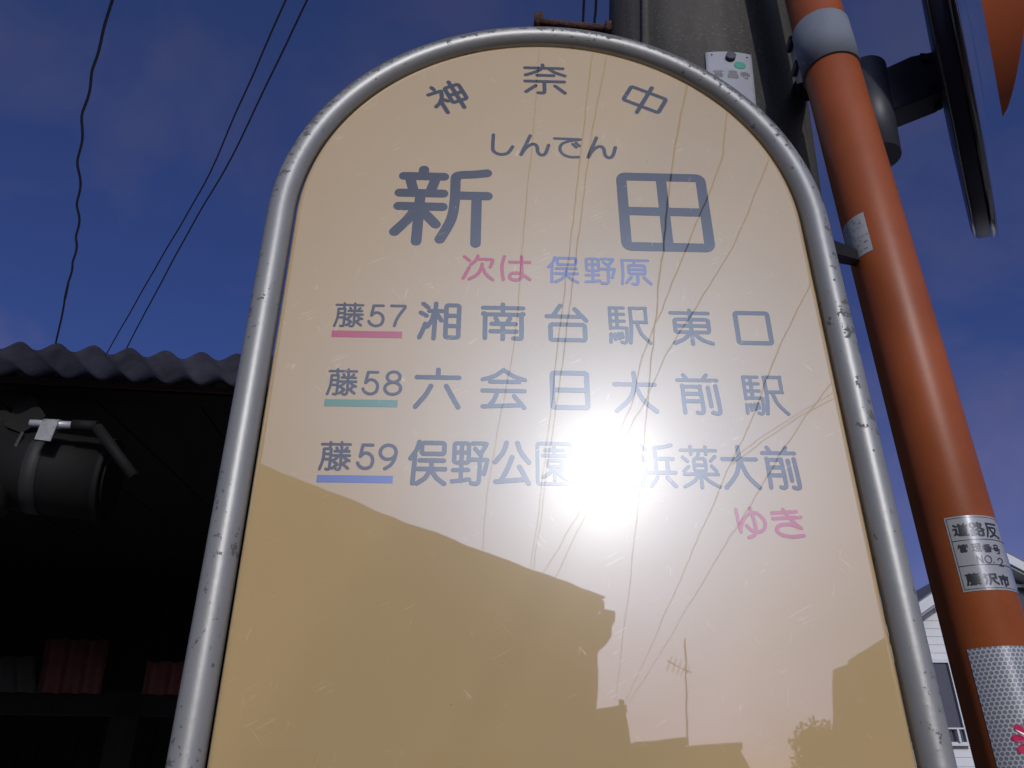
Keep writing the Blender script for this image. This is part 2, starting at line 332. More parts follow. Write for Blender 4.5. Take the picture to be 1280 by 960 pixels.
M_STICK = mat('silver_sticker', (.30, .30, .30), rough=.16, var=.08, scale=40, coat=.4)
M_STICK.node_tree.nodes['Principled BSDF'].inputs['Coat Weight'].default_value = 1; M_STICK.node_tree.nodes['Principled BSDF'].inputs['Coat Roughness'].default_value = .1
M_STICK2 = mat('pale_sticker', (.34, .34, .34), rough=.6, var=.15, scale=60)
M_SINK = mat('sticker_ink', (.025, .025, .03), rough=.35, coat=.3)
M_PINK = mat('magenta_print', (.5, .02, .09), rough=.3, coat=.3, var=.1)
M_HEX = hex_mat()
M_SLATE = mat('corrugated_slate', (.56, .55, .66), rough=.9, col2=(.30, .28, .33), scale=7, bump=.4, bscale=80)
M_SHEETR = mat('red_corrugated_sheet', (.15, .04, .033), rough=.8, col2=(.09, .028, .024), scale=9)
M_SHEETG = mat('grey_corrugated_sheet', (.05, .043, .036), rough=.8, scale=9)
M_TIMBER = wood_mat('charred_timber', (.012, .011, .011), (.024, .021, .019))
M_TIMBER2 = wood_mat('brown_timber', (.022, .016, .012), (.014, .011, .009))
M_DRUM = mat('near_black_metal', (.009, .0085, .008), rough=.75, spec=.2, scale=12, col2=(.008, .0075, .007))  # near-black tone, also set on the roof edge to mute sunlight
M_STRAP = mat('dull_strap', (.022, .021, .02), rough=.7, scale=30)
M_TAPE = mat('grey_tape', (.24, .24, .24), rough=.6, scale=60, var=.3)
M_SIDING = mat('white_siding', (.50, .51, .52), rough=.7, var=.06, scale=3)
M_TRIM = mat('grey_trim', (.20, .21, .23), rough=.6, var=.1)
M_TRIML = mat('light_trim', (.46, .48, .50), rough=.6, var=.1)
M_ROOF = mat('dark_roof_tiles', (.13, .132, .14), rough=.7, scale=6)
M_GLASS = mat('window_glass', (.03, .035, .045), rough=.08, spec=.6, var=.1)
M_FRAMEW = mat('aluminium_frame', (.5, .5, .52), rough=.4, metal=.3)
M_WALLB = mat('beige_mortar', (.22, .2, .17), rough=.9, scale=2)
M_WALLG = mat('grey_mortar', (.2, .2, .2), rough=.9, scale=2)
M_LEAF = mat('dark_leaves', (.045, .07, .03), rough=.7, scale=3)
M_BARK = mat('bark', (.08, .06, .045), rough=.9)
M_ASPH = mat('asphalt', (.12, .12, .117), rough=.9, scale=3, bump=.5, bscale=300)
M_PAVE = mat('pavement_concrete', (.36, .355, .34), rough=.9, scale=2, bump=.4, bscale=200)
M_BOUNCE = mat('bounce_concrete', (.5, .49, .47), rough=.9, scale=1.5, bump=.4, bscale=200)
M_SOIL = mat('ground_soil', (.12, .1, .08), rough=.95, scale=1)
M_LINE = mat('white_road_paint', (.7, .7, .7), rough=.7)

# ------------------------------------------------------------------ glyphs: strokes in a 0..100 box, y down
# ';' parts strokes; a leading '~' makes a smooth curve, 'R' a rounded box x0,y0,x1,y1, 'E' an ellipse cx,cy,rx,ry
G = {
'新': '30,4 30,13;10,13 51,13;17,18 21,33;42,18 38,33;7,35 51,35;7,52 51,52;28,37 27,95;~23,58 16,70 5,84;34,61 45,74;~95,7 82,9 70,10 64,12 63,18 63,44 60,68 50,92;65,37 96,37;85,39 85,96',
'田': 'R5,6,95,95;50,6 50,95;5,51 95,51',
'神': '24,4 27,13;~6,24 38,24 41,27 34,46 22,60 8,68;27,54 27,97;32,50 44,62;R54,19,94,72;54,46 94,46;74,3 74,97',
'奈': '4,14 92,14;~45,3 44,14 30,26 5,38;~60,16 74,28 96,38;32,38 70,38;4,58 94,58;~48,60 48,90 44,95 34,95;28,72 6,92;73,72 95,94',
'中': 'R6,22,94,74;50,2 50,98',
'し': '~9,4 7,58 12,82 39,95 72,88 93,58',
'ん': '36,5 5,95;~5,95 20,65 40,46 53,47 59,60 61,82 72,95 86,86 97,48',
'で': '4,8 96,10;~92,12 60,18 32,32 22,55 30,80 55,94 86,94;68,33 80,48;80,27 91,41',
'次': '7,9 23,24;23,50 5,92;~49,5 43,22 28,39;~46,18 90,18 95,24 88,47;~63,36 60,52 48,76 24,94;~64,50 75,74 96,95',
'は': '~13,5 5,45 10,95;31,26 96,26;~70,4 70,60 70,80 58,94 38,93 30,82 38,70 58,68 78,78 96,92',
'俣': '~26,4 20,22 5,42;17,34 14,97;R34,6,93,31;30,46 93,46;61,46 61,64;26,65 97,65;~57,67 47,84 25,97;~63,69 76,85 96,97',
'野': 'R8,5,47,49;28,5 27,90;8,26 47,26;6,66 46,65;4,91 49,86;~57,5 90,5 93,9 78,30;64,17 80,32;~53,42 93,42 96,47 89,73;~77,42 76,84 70,95 55,94',
'原': '8,6 92,6;~9,6 9,55 5,96;49,8 45,22;R29,25,80,57;29,41 80,41;~55,59 55,88 50,96 38,95;35,70 19,90;75,70 96,94',
'藤': '5,9 96,9;32,2 32,17;68,2 68,17;~13,25 13,60 5,96;13,25 36,25;~36,25 36,88 32,96 25,95;13,43 36,43;13,61 36,61;53,21 57,29;87,21 81,29;48,33 94,33;44,48 97,48;70,21 68,50;~62,48 55,58 42,67;~76,48 84,58 97,66;~70,57 70,88 65,96 57,95;49,70 59,77;60,79 45,92;89,66 79,76;77,77 95,92',
'5': '88,5 28,5 18,48;~18,50 38,38 64,38 87,50 94,68 85,88 60,96 35,95 14,86 5,76',
'7': '6,5 93,5;~93,5 92,14 62,45 44,70 34,95',
'8': 'E50,26,36,21;E50,72,44,24',
'9': 'E50,32,44,28;~94,32 88,58 68,82 38,96',
'湘': '11,5 23,15;6,29 20,37;~18,58 14,72 6,94;18,58 24,64;26,24 58,24;41,4 39,96;~37,30 32,50 22,66;46,34 55,49;R66,8,96,93;66,36 96,36;66,63 96,63',
'南': '5,14 96,14;50,4 50,30;~10,95 10,34 12,32 90,32 92,34 92,88 88,95 74,95;34,42 39,54;66,42 60,54;25,57 79,57;23,77 81,77;50,57 50,97',
'台': '36,4 18,32;4,33 88,33;70,13 96,43;R12,54,92,94',
'駅': '5,5 5,60;5,5 38,5;5,22 38,22;5,40 38,40;~5,58 40,58 43,62 42,86 38,96 30,95;21,5 21,58;5,74 4,95;14,74 15,88;23,73 25,86;31,72 33,82;~53,5 88,5 90,7 90,40 88,42 55,42;~54,5 54,60 50,96;~68,44 77,72 97,96',
'東': '4,10 94,10;50,2 50,97;R12,28,92,64;12,46 92,46;~46,66 32,82 8,95;~56,66 72,84 97,95',
'口': 'R5,6,95,94',
'六': '50,4 50,22;6,23 94,23;~36,44 26,66 6,95;~68,44 80,68 94,95',
'会': '~50,5 30,20 4,29;~50,5 72,20 97,29;20,34 85,34;4,56 96,56;~36,58 30,76 18,93;5,94 86,90;73,68 95,96',
'日': 'R7,5,93,95;7,50 93,50',
'大': '5,32 95,32;~50,4 50,32 38,65 7,95;~53,38 68,70 95,95',
'前': '19,4 26,14;70,4 62,14;5,17 92,17;~15,96 15,35 17,33 50,33 53,36 56,88 50,96 42,95;15,50 53,50;16,68 54,68;71,34 74,80;~88,30 92,88 87,97 76,95',
'公': '~35,5 25,28 4,50;~65,5 75,28 96,50;~50,38 38,64 20,92;6,94 86,88;70,60 94,97',
'園': 'R5,5,95,95;25,20 75,20;50,12 50,32;20,32 80,32;R32,43,68,57;~45,60 35,72 20,80;50,62 50,86;70,62 60,70;~55,66 65,76 82,85',
'横': '3,25 38,25;20,4 20,96;~18,32 12,50 3,66;24,38 34,52;45,16 97,16;60,4 60,32;82,4 82,32;42,34 99,34;70,34 70,76;R50,46,92,76;50,61 92,61;60,80 44,96;80,80 97,95',
'浜': '8,8 20,16;4,32 17,40;18,60 6,94;~92,6 70,10 46,12;46,12 46,64;46,36 94,36;78,36 78,64;26,66 98,66;48,76 30,95;74,76 96,95',
'薬': '3,12 97,12;30,3 30,21;70,3 70,21;50,20 46,28;R36,31,66,60;36,46 66,46;7,28 19,37;20,50 8,60;93,26 81,36;82,48 94,60;8,67 97,67;51,60 51,97;~46,69 30,84 6,95;~57,69 74,84 97,95',
'ゆ': '~5,8 7,45 12,80;~12,72 24,44 46,23 72,20 94,42 92,66 72,80 50,76 34,60;~52,4 60,40 62,74 54,90 36,97',
'き': '4,17 84,11;4,36 96,30;~42,4 62,38 92,68;~92,68 60,56 26,58 11,74 24,90 58,97 96,93',
'・': '50,50 51,50',
'道': '10,8 20,18;~4,40 18,40 20,44 18,72 6,86;~18,74 40,92 98,94;45,4 50,13;80,4 74,13;34,18 98,18;64,18 60,30;R44,32,86,76;44,47 86,47;44,62 86,62',
'路': 'R6,8,38,34;22,34 22,88;22,58 40,58;7,52 7,88;3,92 42,84;~60,4 54,18 44,30;~58,14 84,14 74,34 44,54;~56,26 74,42 98,54;R54,64,88,94',
'反': '14,8 92,8;~16,8 16,55 4,94;~22,34 80,34 68,62 50,82 24,95;~34,46 58,76 96,95',
'管': '18,4 8,20;18,14 46,14;60,4 52,18;60,14 96,14;6,44 6,32 94,32 94,44;50,22 50,32;R26,46,74,62;26,46 26,96;R26,76,80,94',
'理': '4,12 38,12;6,44 36,44;3,86 40,80;20,12 20,82;R48,8,94,52;48,30 94,30;71,8 71,92;48,70 94,70;42,94 99,94',
'番': '80,3 20,12;30,18 34,26;70,16 64,26;5,32 95,32;50,8 50,94;~46,34 30,48 5,58;~54,34 72,48 96,57;R22,60,78,95;22,77 78,77',
'号': 'R26,6,74,34;5,48 95,48;~30,50 26,66 78,66 76,90 66,96 48,92',
'N': '8,96 8,4;8,4 92,96;92,96 92,4', 'O': 'E50,50,45,46', '.': '50,90 51,90',
'2': '~8,28 20,8 50,4 85,12 90,32 70,58 8,94;8,95 95,95',
'沢': '8,8 20,16;4,32 17,40;18,60 6,94;~44,8 86,8 88,10 88,38 86,40 46,40;~46,8 46,60 34,96;~62,42 74,72 98,95',
'市': '50,3 50,15;5,18 95,18;~16,82 16,40 18,38 82,38 84,40 84,72 78,80 68,80;50,18 50,97',
'雲': '12,6 88,6;5,18 95,18;50,6 50,42;20,28 36,28;64,28 80,28;20,38 36,38;64,38 80,38;18,54 82,54;5,70 95,70;44,70 24,94;24,94 78,90;66,78 86,97',
'昌': 'R20,5,80,44;20,24 80,24;R10,54,90,96;10,75 90,75',
'寺': '20,14 80,14;50,3 50,30;6,30 94,30;6,52 94,52;~70,40 70,88 64,96 48,94;26,66 36,80',
}
def catmull(P, k=5):
    out = []
    n = len(P)
    for i in range(n-1):
        a = P[max(i-1, 0)]; b = P[i]; c = P[i+1]; d = P[min(i+2, n-1)]
        for j in range(k):
            t = j/k; t2 = t*t; t3 = t2*t
            out.append(tuple(.5*((2*b[q])+(-a[q]+c[q])*t+(2*a[q]-5*b[q]+4*c[q]-d[q])*t2+(-a[q]+3*b[q]-3*c[q]+d[q])*t3) for q in (0, 1)))
    out.append(P[-1]); return out
def strokes(ch):
    res = []
    for s in G[ch].split(';'):
        if s[0] == 'R':
            x0, y0, x1, y1 = map(float, s[1:].split(',')); r = 5; p = []
            for cx, cy, a0 in ((x1-r, y0+r, -90), (x1-r, y1-r, 0), (x0+r, y1-r, 90), (x0+r, y0+r, 180)):
                for j in range(5): a = math.radians(a0+22.5*j); p.append((cx+r*math.cos(a), cy+r*math.sin(a)))
            res.append((p, True))
        elif s[0] == 'E':
            cx, cy, rx, ry = map(float, s[1:].split(','))
            res.append(([(cx+rx*math.cos(2*math.pi*j/36), cy+ry*math.sin(2*math.pi*j/36)) for j in range(36)], True))
        else:
            sm = s[0] == '~'; p = [tuple(map(float, q.split(','))) for q in s.lstrip('~').split()]
            if sm: res.append((catmull(p), False))
            else:
                for a, b in zip(p[:-1], p[1:]): res.append(([a, b], False))
    return res
def glyph_mesh(ch, box, wd, fmap, order=0, rot=0, subdiv=False):
    """box = (x0, y0, x1, y1) outer ink box in the target's metres (y down); fmap(u, v, lift) -> world"""
    x0, y0, x1, y1 = box; ix0 = x0+wd/2; iy0 = y0+wd/2; iw = x1-x0-wd; ih = y1-y0-wd
    S = strokes(ch); ax = [p[0] for s, c in S for p in s]; ay = [p[1] for s, c in S for p in s]
    a0, a1, b0, b1 = min(ax), max(ax), min(ay), max(ay)
    if ch in '・.': a0, a1, b0, b1 = 0, 100, 0, 100
    cx, cy = (x0+x1)/2, (y0+y1)/2; cr_, sr_ = math.cos(rot), math.sin(rot)
    V = []; Fc = []; cnt = 0
    def put(p, k):
        u, v = p
        u, v = u-cx, v-cy; u, v = cx+u*cr_-v*sr_, cy+u*sr_+v*cr_
        V.append(fmap(u, v, k))
    for k, (s, closed) in enumerate(S):
        P = [Vector((ix0+(p[0]-a0)/(a1-a0)*iw, iy0+(p[1]-b0)/(b1-b0)*ih)) for p in s]
        if subdiv and len(P) == 2: P = [P[0].lerp(P[1], j/4) for j in range(5)]
        lift = order+k*.45
        m = len(P); r = wd/2
        for i in range(m if closed else m-1):
            p, q = P[i], P[(i+1) % m]; t = (q-p)
            if t.length < 1e-9: continue
            t.normalize(); n_ = Vector((-t.y, t.x))*r; cnt += 1; st = len(V)
            for c_ in (p+n_, p-n_, q-n_, q+n_): put(c_, order+cnt*.05)
            Fc.append((st, st+1, st+2, st+3))
        for i in range(m):
            if not closed and 0 < i < m-1 or closed:
                a = (P[i]-P[i-1]).normalized(); b = (P[(i+1) % m]-P[i]).normalized()
                if a.dot(b) > .9995: continue
            cnt += 1; st = len(V); kk = 16 if (i in (0, m-1) and not closed) else 12
            for j in range(kk): put(P[i]+Vector((math.cos(2*math.pi*j/kk), math.sin(2*math.pi*j/kk)))*r, order+cnt*.05)
            Fc.append(tuple(range(st, st+kk)))
    return V, Fc
def glyph(ch, box, wd, fmap, m, parent, nrm, order=0, rot=0, subdiv=False, name='printed_character'):
    V, Fc = glyph_mesh(ch, box, wd, fmap, order, rot, subdiv)
    off = parent_world(parent)
    me = bpy.data.meshes.new(name); me.from_pydata([Vector(v)-off for v in V], [], Fc); me.update()
    bm = bmesh.new(); bm.from_mesh(me)
    for f in bm.faces:
        f.normal_update()
        n0 = nrm(f.calc_center_median()+off)
        if f.normal.dot(n0) < 0: f.normal_flip()
    bm.to_mesh(me); bm.free(); me.materials.append(m)
    o = bpy.data.objects.new(name, me); COL.objects.link(o); o.parent = parent
    return o

# ================================================================== GROUND
g = MB(); g.box((-400, -400, -.3), (400, 400, -.012)); o = g.build('ground', M_SOIL); o['kind'] = 'structure'
g = MB(); g.box((-60, -5.2, -.2), (60, -.75, 0)); o = g.build('road', M_ASPH); o['kind'] = 'structure'
g = MB(); g.box((-60, -.60, -.2), (60, 1.75, .12)); o = g.build('pavement', M_PAVE); o['kind'] = 'structure'
k0 = None
for i in range(-8, 9):
    if k0 is None:
        g = MB(); g.box((-.298, -.748, -.1), (.298, -.602, .13)); k0 = g.build('kerb', M_CONC2); o = k0
    else: o = link('kerb', k0.data)
    o.location = (i*.6, 0, 0); o['kind'] = 'structure'
g = MB(); g.box((-12, 1.76, -.2), (30, 6.5, .05)); o = g.build('bounce_slab', M_BOUNCE); o['kind'] = 'structure'  # unseen pale slab, added to bounce sunlight onto the shed's eave
g = MB(); g.box((-60, -4.75, .0), (60, -4.6, .004)); o = g.build('road_line', M_LINE); o['kind'] = 'structure'

# ================================================================== BUS STOP SIGN
SX, SR, SZ = 0.0, .2105, 1.8727     # centre, arch radius, height of the arch's centre
TR = .0104
sign = thing('bus_stop_sign', 'arch topped cream bus stop sign in a silver tube frame', 'bus stop sign', (SX, 0, .12))
def arch(r, z0, n=48, xo=SX):
    P = [Vector((xo-r, 0, z0+(SZ-z0)*i/10)) for i in range(10)]
    P += [Vector((xo-r*math.cos(math.pi*i/n), 0, SZ+r*math.sin(math.pi*i/n))) for i in range(n+1)]
    P += [Vector((xo+r, 0, SZ-(SZ-z0)*(i+1)/10)) for i in range(10)]
    return P
YT = .003
fr = MB(); fr.tube([p+Vector((0, YT, 0)) for p in arch(SR, .14, 64)], TR, 24)
frame = fr.build('tube_frame', M_FRAME, sign)
b = MB(); b.tube([(SX-SR+.004, YT, 1.02), (SX+SR-.004, YT, 1.02)], TR*.95, 20); b.build('cross_tube', M_FRAME, sign)
b = MB(); b.box((SX-.3, -.2, 0), (SX+.3, .24, .14), org=(0, 0, .12)); o = b.build('concrete_base', M_CONC2, sign)
mod = o.modifiers.new('bevel', 'BEVEL'); mod.width = .02; mod.segments = 3
# plate with a rolled edge
pm = MB(); RP = SR-TR-.0012; e = .0042; rings = []
NP = 96
def outline(r, z0, y):
    P = [Vector((SX-r, y, z0)), ] + [Vector((SX-r*math.cos(math.pi*i/NP), y, SZ+r*math.sin(math.pi*i/NP))) for i in range(NP+1)] + [Vector((SX+r, y, z0))]
    return P
for j in range(7):
    a = math.pi/2*j/6; rings.append(outline(RP-e+e*math.sin(a), 1.038+e-e*math.sin(a), e*(1-math.cos(a))))
rings.append(outline(RP, 1.038, .014))
n_ = len(rings[0]); vs = [p for R_ in rings for p in R_]; fs = []
for j in range(len(rings)-1):
    for i in range(n_): fs.append((j*n_+i, j*n_+(i+1) % n_, (j+1)*n_+(i+1) % n_, (j+1)*n_+i))
pm.add(vs, fs, True); pm.add(rings[0], [tuple(range(n_))]); pm.add(rings[-1], [tuple(range(n_))])
plate = pm.build('sign_plate', M_PLATE, sign)
sharp_smooth(plate, 50)
for p_ in plate.data.polygons:
    if abs(p_.normal.y) > .999: p_.use_smooth = False
# brackets that hold the plate and the arm to the mirror pole
a0 = at(1030, 302, .02); a1 = at(1078, 318, .36)
b = MB(); b.prism([a0+Vector((0, 0, .006)), a1+Vector((0, 0, .006)), a1-Vector((0, 0, .011)), a0-Vector((0, 0, .009))], (-.004, .012, 0)); b.build('support_arm', M_BLACK, sign)

def pmap(u, v, k): return Vector((u, -.00010-k*.00002, -v))
def pn(c): return Vector((0, -1, 0))
def inkbox(Lp, Rp, Tp, Bp):
    return (at(*Lp).x, -at(*Tp).z, at(*Rp).x, -at(*Bp).z)
def px(p): return p*.000405
INK = [ # char, left, right, top, bottom ink points, stroke px, material
('奈', (654,104), (709,112), (679,79.5), (676,118), 5.0, M_INK),
('し', (613.7,182), (643,184), (616,166.8), (628,194.8), 4.6, M_INK),
('ん', (649,195), (688,180), (663,168), (677,195.6), 4.6, M_INK),
('で', (691,173), (727.4,174), (709,172), (716,198), 4.0, M_INK),
('ん', (733,197), (771.4,184), (746,170.6), (762,199), 4.6, M_INK),
('新', (486,291), (616,244), (525,207), (520,308), 13.5, M_INK),
('田', (771,236), (893,300), (832,217), (838,314.5), 14, M_INK),
('次', (576.5,348), (618,350), (596,318), (617,351.6), 4.6, M_RED),
('は', (625,332), (664.5,349), (652,319), (644,352), 4.6, M_RED),
('俣', (683.5,332), (724.5,352), (691,320), (697,354), 4.2, M_BLUE),
('野', (729,325), (770,337), (745,322), (757,356), 4.2, M_BLUE),
('原', (775.6,350), (816,354), (794,324), (795,357), 4.2, M_BLUE),
('藤', (416,408), (456,382), (444,378), (438,409.2), 3.6, M_INK),
('5', (459,402), (481,397), (472,380.5), (469.5,409), 4.0, M_INK),
('7', (487.5,382), (508.5,384), (497,380.8), (493.5,409), 4.0, M_INK),
('湘', (521,422), (577,385), (544.5,377), (542,425.5), 6.2, M_INK),
('南', (601,385), (657,386), (629,378), (629.5,426.3), 6.0, M_INK),
('台', (680.5,396), (735.8,402), (700.5,379.5), (709,427.6), 6.0, M_INK),
('駅', (759,387), (816,430), (797,383), (775,430.3), 4.9, M_INK),
('東', (835,390), (894,430), (861,385.8), (867,432.5), 5.8, M_INK),
('口', (917,402), (966,418), (940,389), (945,431.5), 6.4, M_INK),
('藤', (407,493), (448,467), (441,460.5), (430,494.6), 3.8, M_INK),
('5', (451.5,488), (474,483), (465.6,463.6), (460,494.2), 4.2, M_INK),
('8', (479,484), (503,485), (492,463), (490.6,494.8), 4.2, M_INK),
('六', (515.6,509), (575.8,510), (547.6,459.5), (572,512), 6.6, M_INK),
('会', (600.6,475), (659,476), (630,460), (655.6,512.4), 5.8, M_INK),
('日', (687,475), (738,500), (712.5,463.5), (712,512.3), 6.8, M_INK),
('大', (765,481), (824.4,515), (792,463.5), (822,517), 6.4, M_INK),
('前', (843.8,474), (903,512), (858,466.3), (895,519.5), 5.8, M_INK),
('駅', (926,474), (988,517), (969,469.3), (945,519.3), 5.2, M_INK),
('藤', (397,588), (440.5,555), (434,551.4), (420.6,588.6), 4.2, M_INK),
('5', (444.5,581), (468,575), (458.6,554.3), (456,587.6), 4.6, M_INK),
('9', (473,565), (497.4,566), (484,554.3), (486,588), 4.6, M_INK),
('俣', (509.8,575), (558.6,605), (522.5,549.5), (540,607.3), 6.0, M_INK),
('野', (562,602), (612,574), (585,551.5), (596,607.4), 5.8, M_INK),
('公', (615.6,578), (664.5,578), (632,550.6), (661,607.3), 6.4, M_INK),
('園', (669.3,575), (717,585), (692,552.3), (693,607.2), 5.0, M_INK),
('・', (722,575), (740,585), (731,560), (732,602), 9.0, M_INK),
('横', (747,575), (797,605), (764,553), (775,609), 5.2, M_INK),
('浜', (798,578), (849,608), (828,554), (840,610.3), 5.6, M_INK),
('薬', (848,562), (902.3,608), (866,556), (878,611.6), 5.2, M_INK),
('大', (900,574), (953,610), (922,556), (950,612.6), 6.4, M_INK),
('前', (950,566), (1002,604), (966,557), (995,613.2), 6.2, M_INK),
('ゆ', (918,640), (959,655), (938,633), (934,674), 5.0, M_RED),
('き', (963.5,648), (1003.3,648), (981,634.6), (998.5,673.5), 5.0, M_RED),
]
for i, (ch, a, b_, c, d_, wpx, m_) in enumerate(INK):
    bx_ = inkbox(a, b_, c, d_); glyph(ch, bx_, wpx*(bx_[2]-bx_[0])/(b_[0]-a[0]), pmap, m_, plate, pn)
for ch, c, hw, hh, rot, wpx in (('神', (560, 121.5), .0162, .0185, math.radians(-26), 5.6), ('中', (805.5, 125), .0182, .0188, math.radians(27), 5.6)):
    p = at(*c); glyph(ch, (p.x-hw, -p.z-hh, p.x+hw, -p.z+hh), wpx*.00067, pmap, M_INK, plate, pn, rot=rot)
for q, m_ in ((((414.8,412.2),(502.7,415.3),(502.3,423.4),(414.3,420.8)), M_RED), (((405.8,498),(497,501),(496.8,509.8),(405,507.3)), M_GREEN), (((396.3,593),(491,595.4),(490.8,604.8),(395.2,602.5)), M_ULB)):
    P = [at(*c) for c in q]; x0 = (P[0].x+P[3].x)/2; x1 = (P[1].x+P[2].x)/2; z1 = (P[0].z+P[1].z)/2; z0 = (P[2].z+P[3].z)/2
    b = MB(); b.add([(x0, -.0001, z0), (x1, -.0001, z0), (x1, -.0001, z1), (x0, -.0001, z1)], [(0, 1, 2, 3)]); b.build('printed_bar', m_, plate, fix=False)

# ================================================================== CYLINDER HELPERS
class Cyl:
    def __init__(s, P0, P1, r0, r1=None):
        s.P0 = Vector(P0); s.ax = (Vector(P1)-s.P0); s.len = s.ax.length; s.ax.normalize(); s.r0 = r0; s.r1 = r0 if r1 is None else r1
        s.e1 = (Vector((0, -1, 0))-s.ax*(-s.ax.y)).normalized()      # towards the street
        s.e2 = s.ax.cross(s.e1)                                      # angle grows to +x
    def r(s, h): return s.r0+(s.r1-s.r0)*h/s.len
    def pt(s, th, h, dr=0): return s.P0+s.ax*h+(s.e1*math.cos(th)+s.e2*math.sin(th))*(s.r(h)+dr)
    def n(s, p):
        q = p-s.P0; return (q-s.ax*q.dot(s.ax)).normalized()
    def hit(s, x, y):
        d = ray(x, y).normalized(); o_ = CAM-s.P0
        h = 0; best = None
        r = s.r0
        for _ in range(6):
            dp = d-s.ax*d.dot(s.ax); op = o_-s.ax*o_.dot(s.ax)
            A = dp.dot(dp); B = 2*dp.dot(op); C_ = op.dot(op)-r*r; D = B*B-4*A*C_
            t = (-B-math.sqrt(max(D, 0)))/(2*A); p = o_+d*t; h = p.dot(s.ax); r = s.r(h)
        return math.atan2(p.dot(s.e2), p.dot(s.e1)), h
    def patch(s, th0, th1, h0, h1, dr, n=16, m=1, thick=None):
        vs = []; fs = []
        for j in range(m+1):
            for i in range(n+1): vs.append(s.pt(th0+(th1-th0)*i/n, h0+(h1-h0)*j/m, dr))
        for j in range(m):
            for i in range(n): fs.append((j*(n+1)+i, j*(n+1)+i+1, (j+1)*(n+1)+i+1, (j+1)*(n+1)+i))
        return vs, fs

# ================================================================== CONCRETE UTILITY POLE
PY = .60
c0 = at(872, 0, PY); c1 = at(884, 215, PY)
dirp = (c0-c1).normalized()
base = c1-dirp*((c1.z)/dirp.z); topp = c1+dirp*((7.6-c1.z)/dirp.z)
POLE = Cyl(base, topp, .19, .168)
pole = thing('utility_pole', 'weathered grey concrete utility pole behind the bus stop sign', 'utility pole', base)
b = MB(); b.tube([POLE.P0+POLE.ax*(POLE.len*i/12) for i in range(13)], [POLE.r(POLE.len*i/12) for i in range(13)], 48); b.build('shaft', M_CONC, pole)
cx_ = .0
th_c, h_c = POLE.hit(800, 20)
cb_, ct_ = POLE.pt(-.62, .4, .018), POLE.pt(-.62, 5.2, .018)
# narrow cable duct down the pole's left side
b = MB(); b.tube([POLE.pt(POLE.hit(807, 20)[0], h, .001) for h in (.4, 2, 3, 4, 5.2)], .007, 10); b.build('cable_duct', M_CONC, pole)
# tag, nail, printed marks
th0, h1 = POLE.hit(881.5, 67.5); th1, h1b = POLE.hit(938, 72); hb = POLE.hit(948, 150)[1]-.05
hm = (h1+h1b)/2+.001
b = MB(); vs, fs = POLE.patch(th0, th1, hb, hm, .0035, 12); b.add(vs, fs, True)
vs2, fs2 = POLE.patch(th0, th1, hb, hm, .0005, 12); b.add(vs2, fs2, True)
nn = 13; b.add(vs[nn:]+vs2[nn:], [(i, i+1, nn+i+1, nn+i) for i in range(nn-1)]); b.add([vs[0], vs[nn], vs2[nn], vs2[0]], [(0, 1, 2, 3)]); b.add([vs[nn-1], vs[-1], vs2[-1], vs2[nn-1]], [(0, 1, 2, 3)])
tago = b.build('pole_tag', M_TAG, pole)
def pole_disc(x, y, r, dr, m_, name, thick=.004, asp=1.0):
    th, h = POLE.hit(x, y); c = POLE.pt(th, h, dr); n0 = POLE.n(c); t2 = POLE.ax.cross(n0)
    b = MB(); k = 20; A = [c+t2*(r*math.cos(2*math.pi*i/k))+POLE.ax*(r*asp*math.sin(2*math.pi*i/k)) for i in range(k)]
    b.prism(A, n0*thick); return b.build(name, m_, tago)
pole_disc(912.2, 74.4, .0082, .0036, M_NAIL, 'nail_head', .006)
pole_disc(924, 84, .0098, .0036, M_GDOT, 'green_dot', .0006, .85)
pole_disc(889.5, 70.8, .0014, .0036, M_NAIL, 'rivet_hole', .0008); pole_disc(932.5, 74.3, .0014, .0036, M_NAIL, 'rivet_hole', .0008)
def polemap(u, v, k): return POLE.pt(u/.175, -v, .0038+k*.00004)
def polebox(cy, a, b_, c, d_):
    ul = cy.hit(*a)[0]; ur = cy.hit(*b_)[0]; return ul, ur, cy.hit(*c)[1], cy.hit(*d_)[1]
for ch, x0, x1, y0, y1 in (('雲', 891, 904, 90, 99), ('昌', 909, 922, 90.5, 100), ('寺', 924.5, 936.5, 92, 101)):
    ul, ur, ht, hb_ = polebox(POLE, (x0, (y0+y1)/2), (x1, (y0+y1)/2), ((x0+x1)/2, y0), ((x0+x1)/2, y1))
    glyph(ch, (ul*.175, -ht, ur*.175, -hb_), .0022, polemap, M_FAINT, tago, POLE.n, subdiv=True)
# step bolts
def step_bolt(P, D, lbl):
    t = thing('step_bolt', lbl, 'step bolt', P, 'rusty step bolts on the utility pole')
    b = MB(); b.tube([P, P+D], .0085, 14); b.build('rod', M_RUST, t)
    for q, r_ in ((.965, .019), (.03, .016)):
        b = MB(); c = P+D*q; n0 = D.normalized(); b.tube([c, c+n0*.012], r_, 16); b.build('flange', M_RUST, t)
    b = MB(); c = P+D*.97; b.tube([c, c+Vector((0, 0, .024))], .0075, 10); b.build('upright_stub', M_RUST, t)
    return t
pa = at(766, 37, PY-.02); pb = at(672, 28, PY-.02)
step_bolt(pa, pb-pa, 'rusty step bolt sticking left from the concrete pole above the sign')

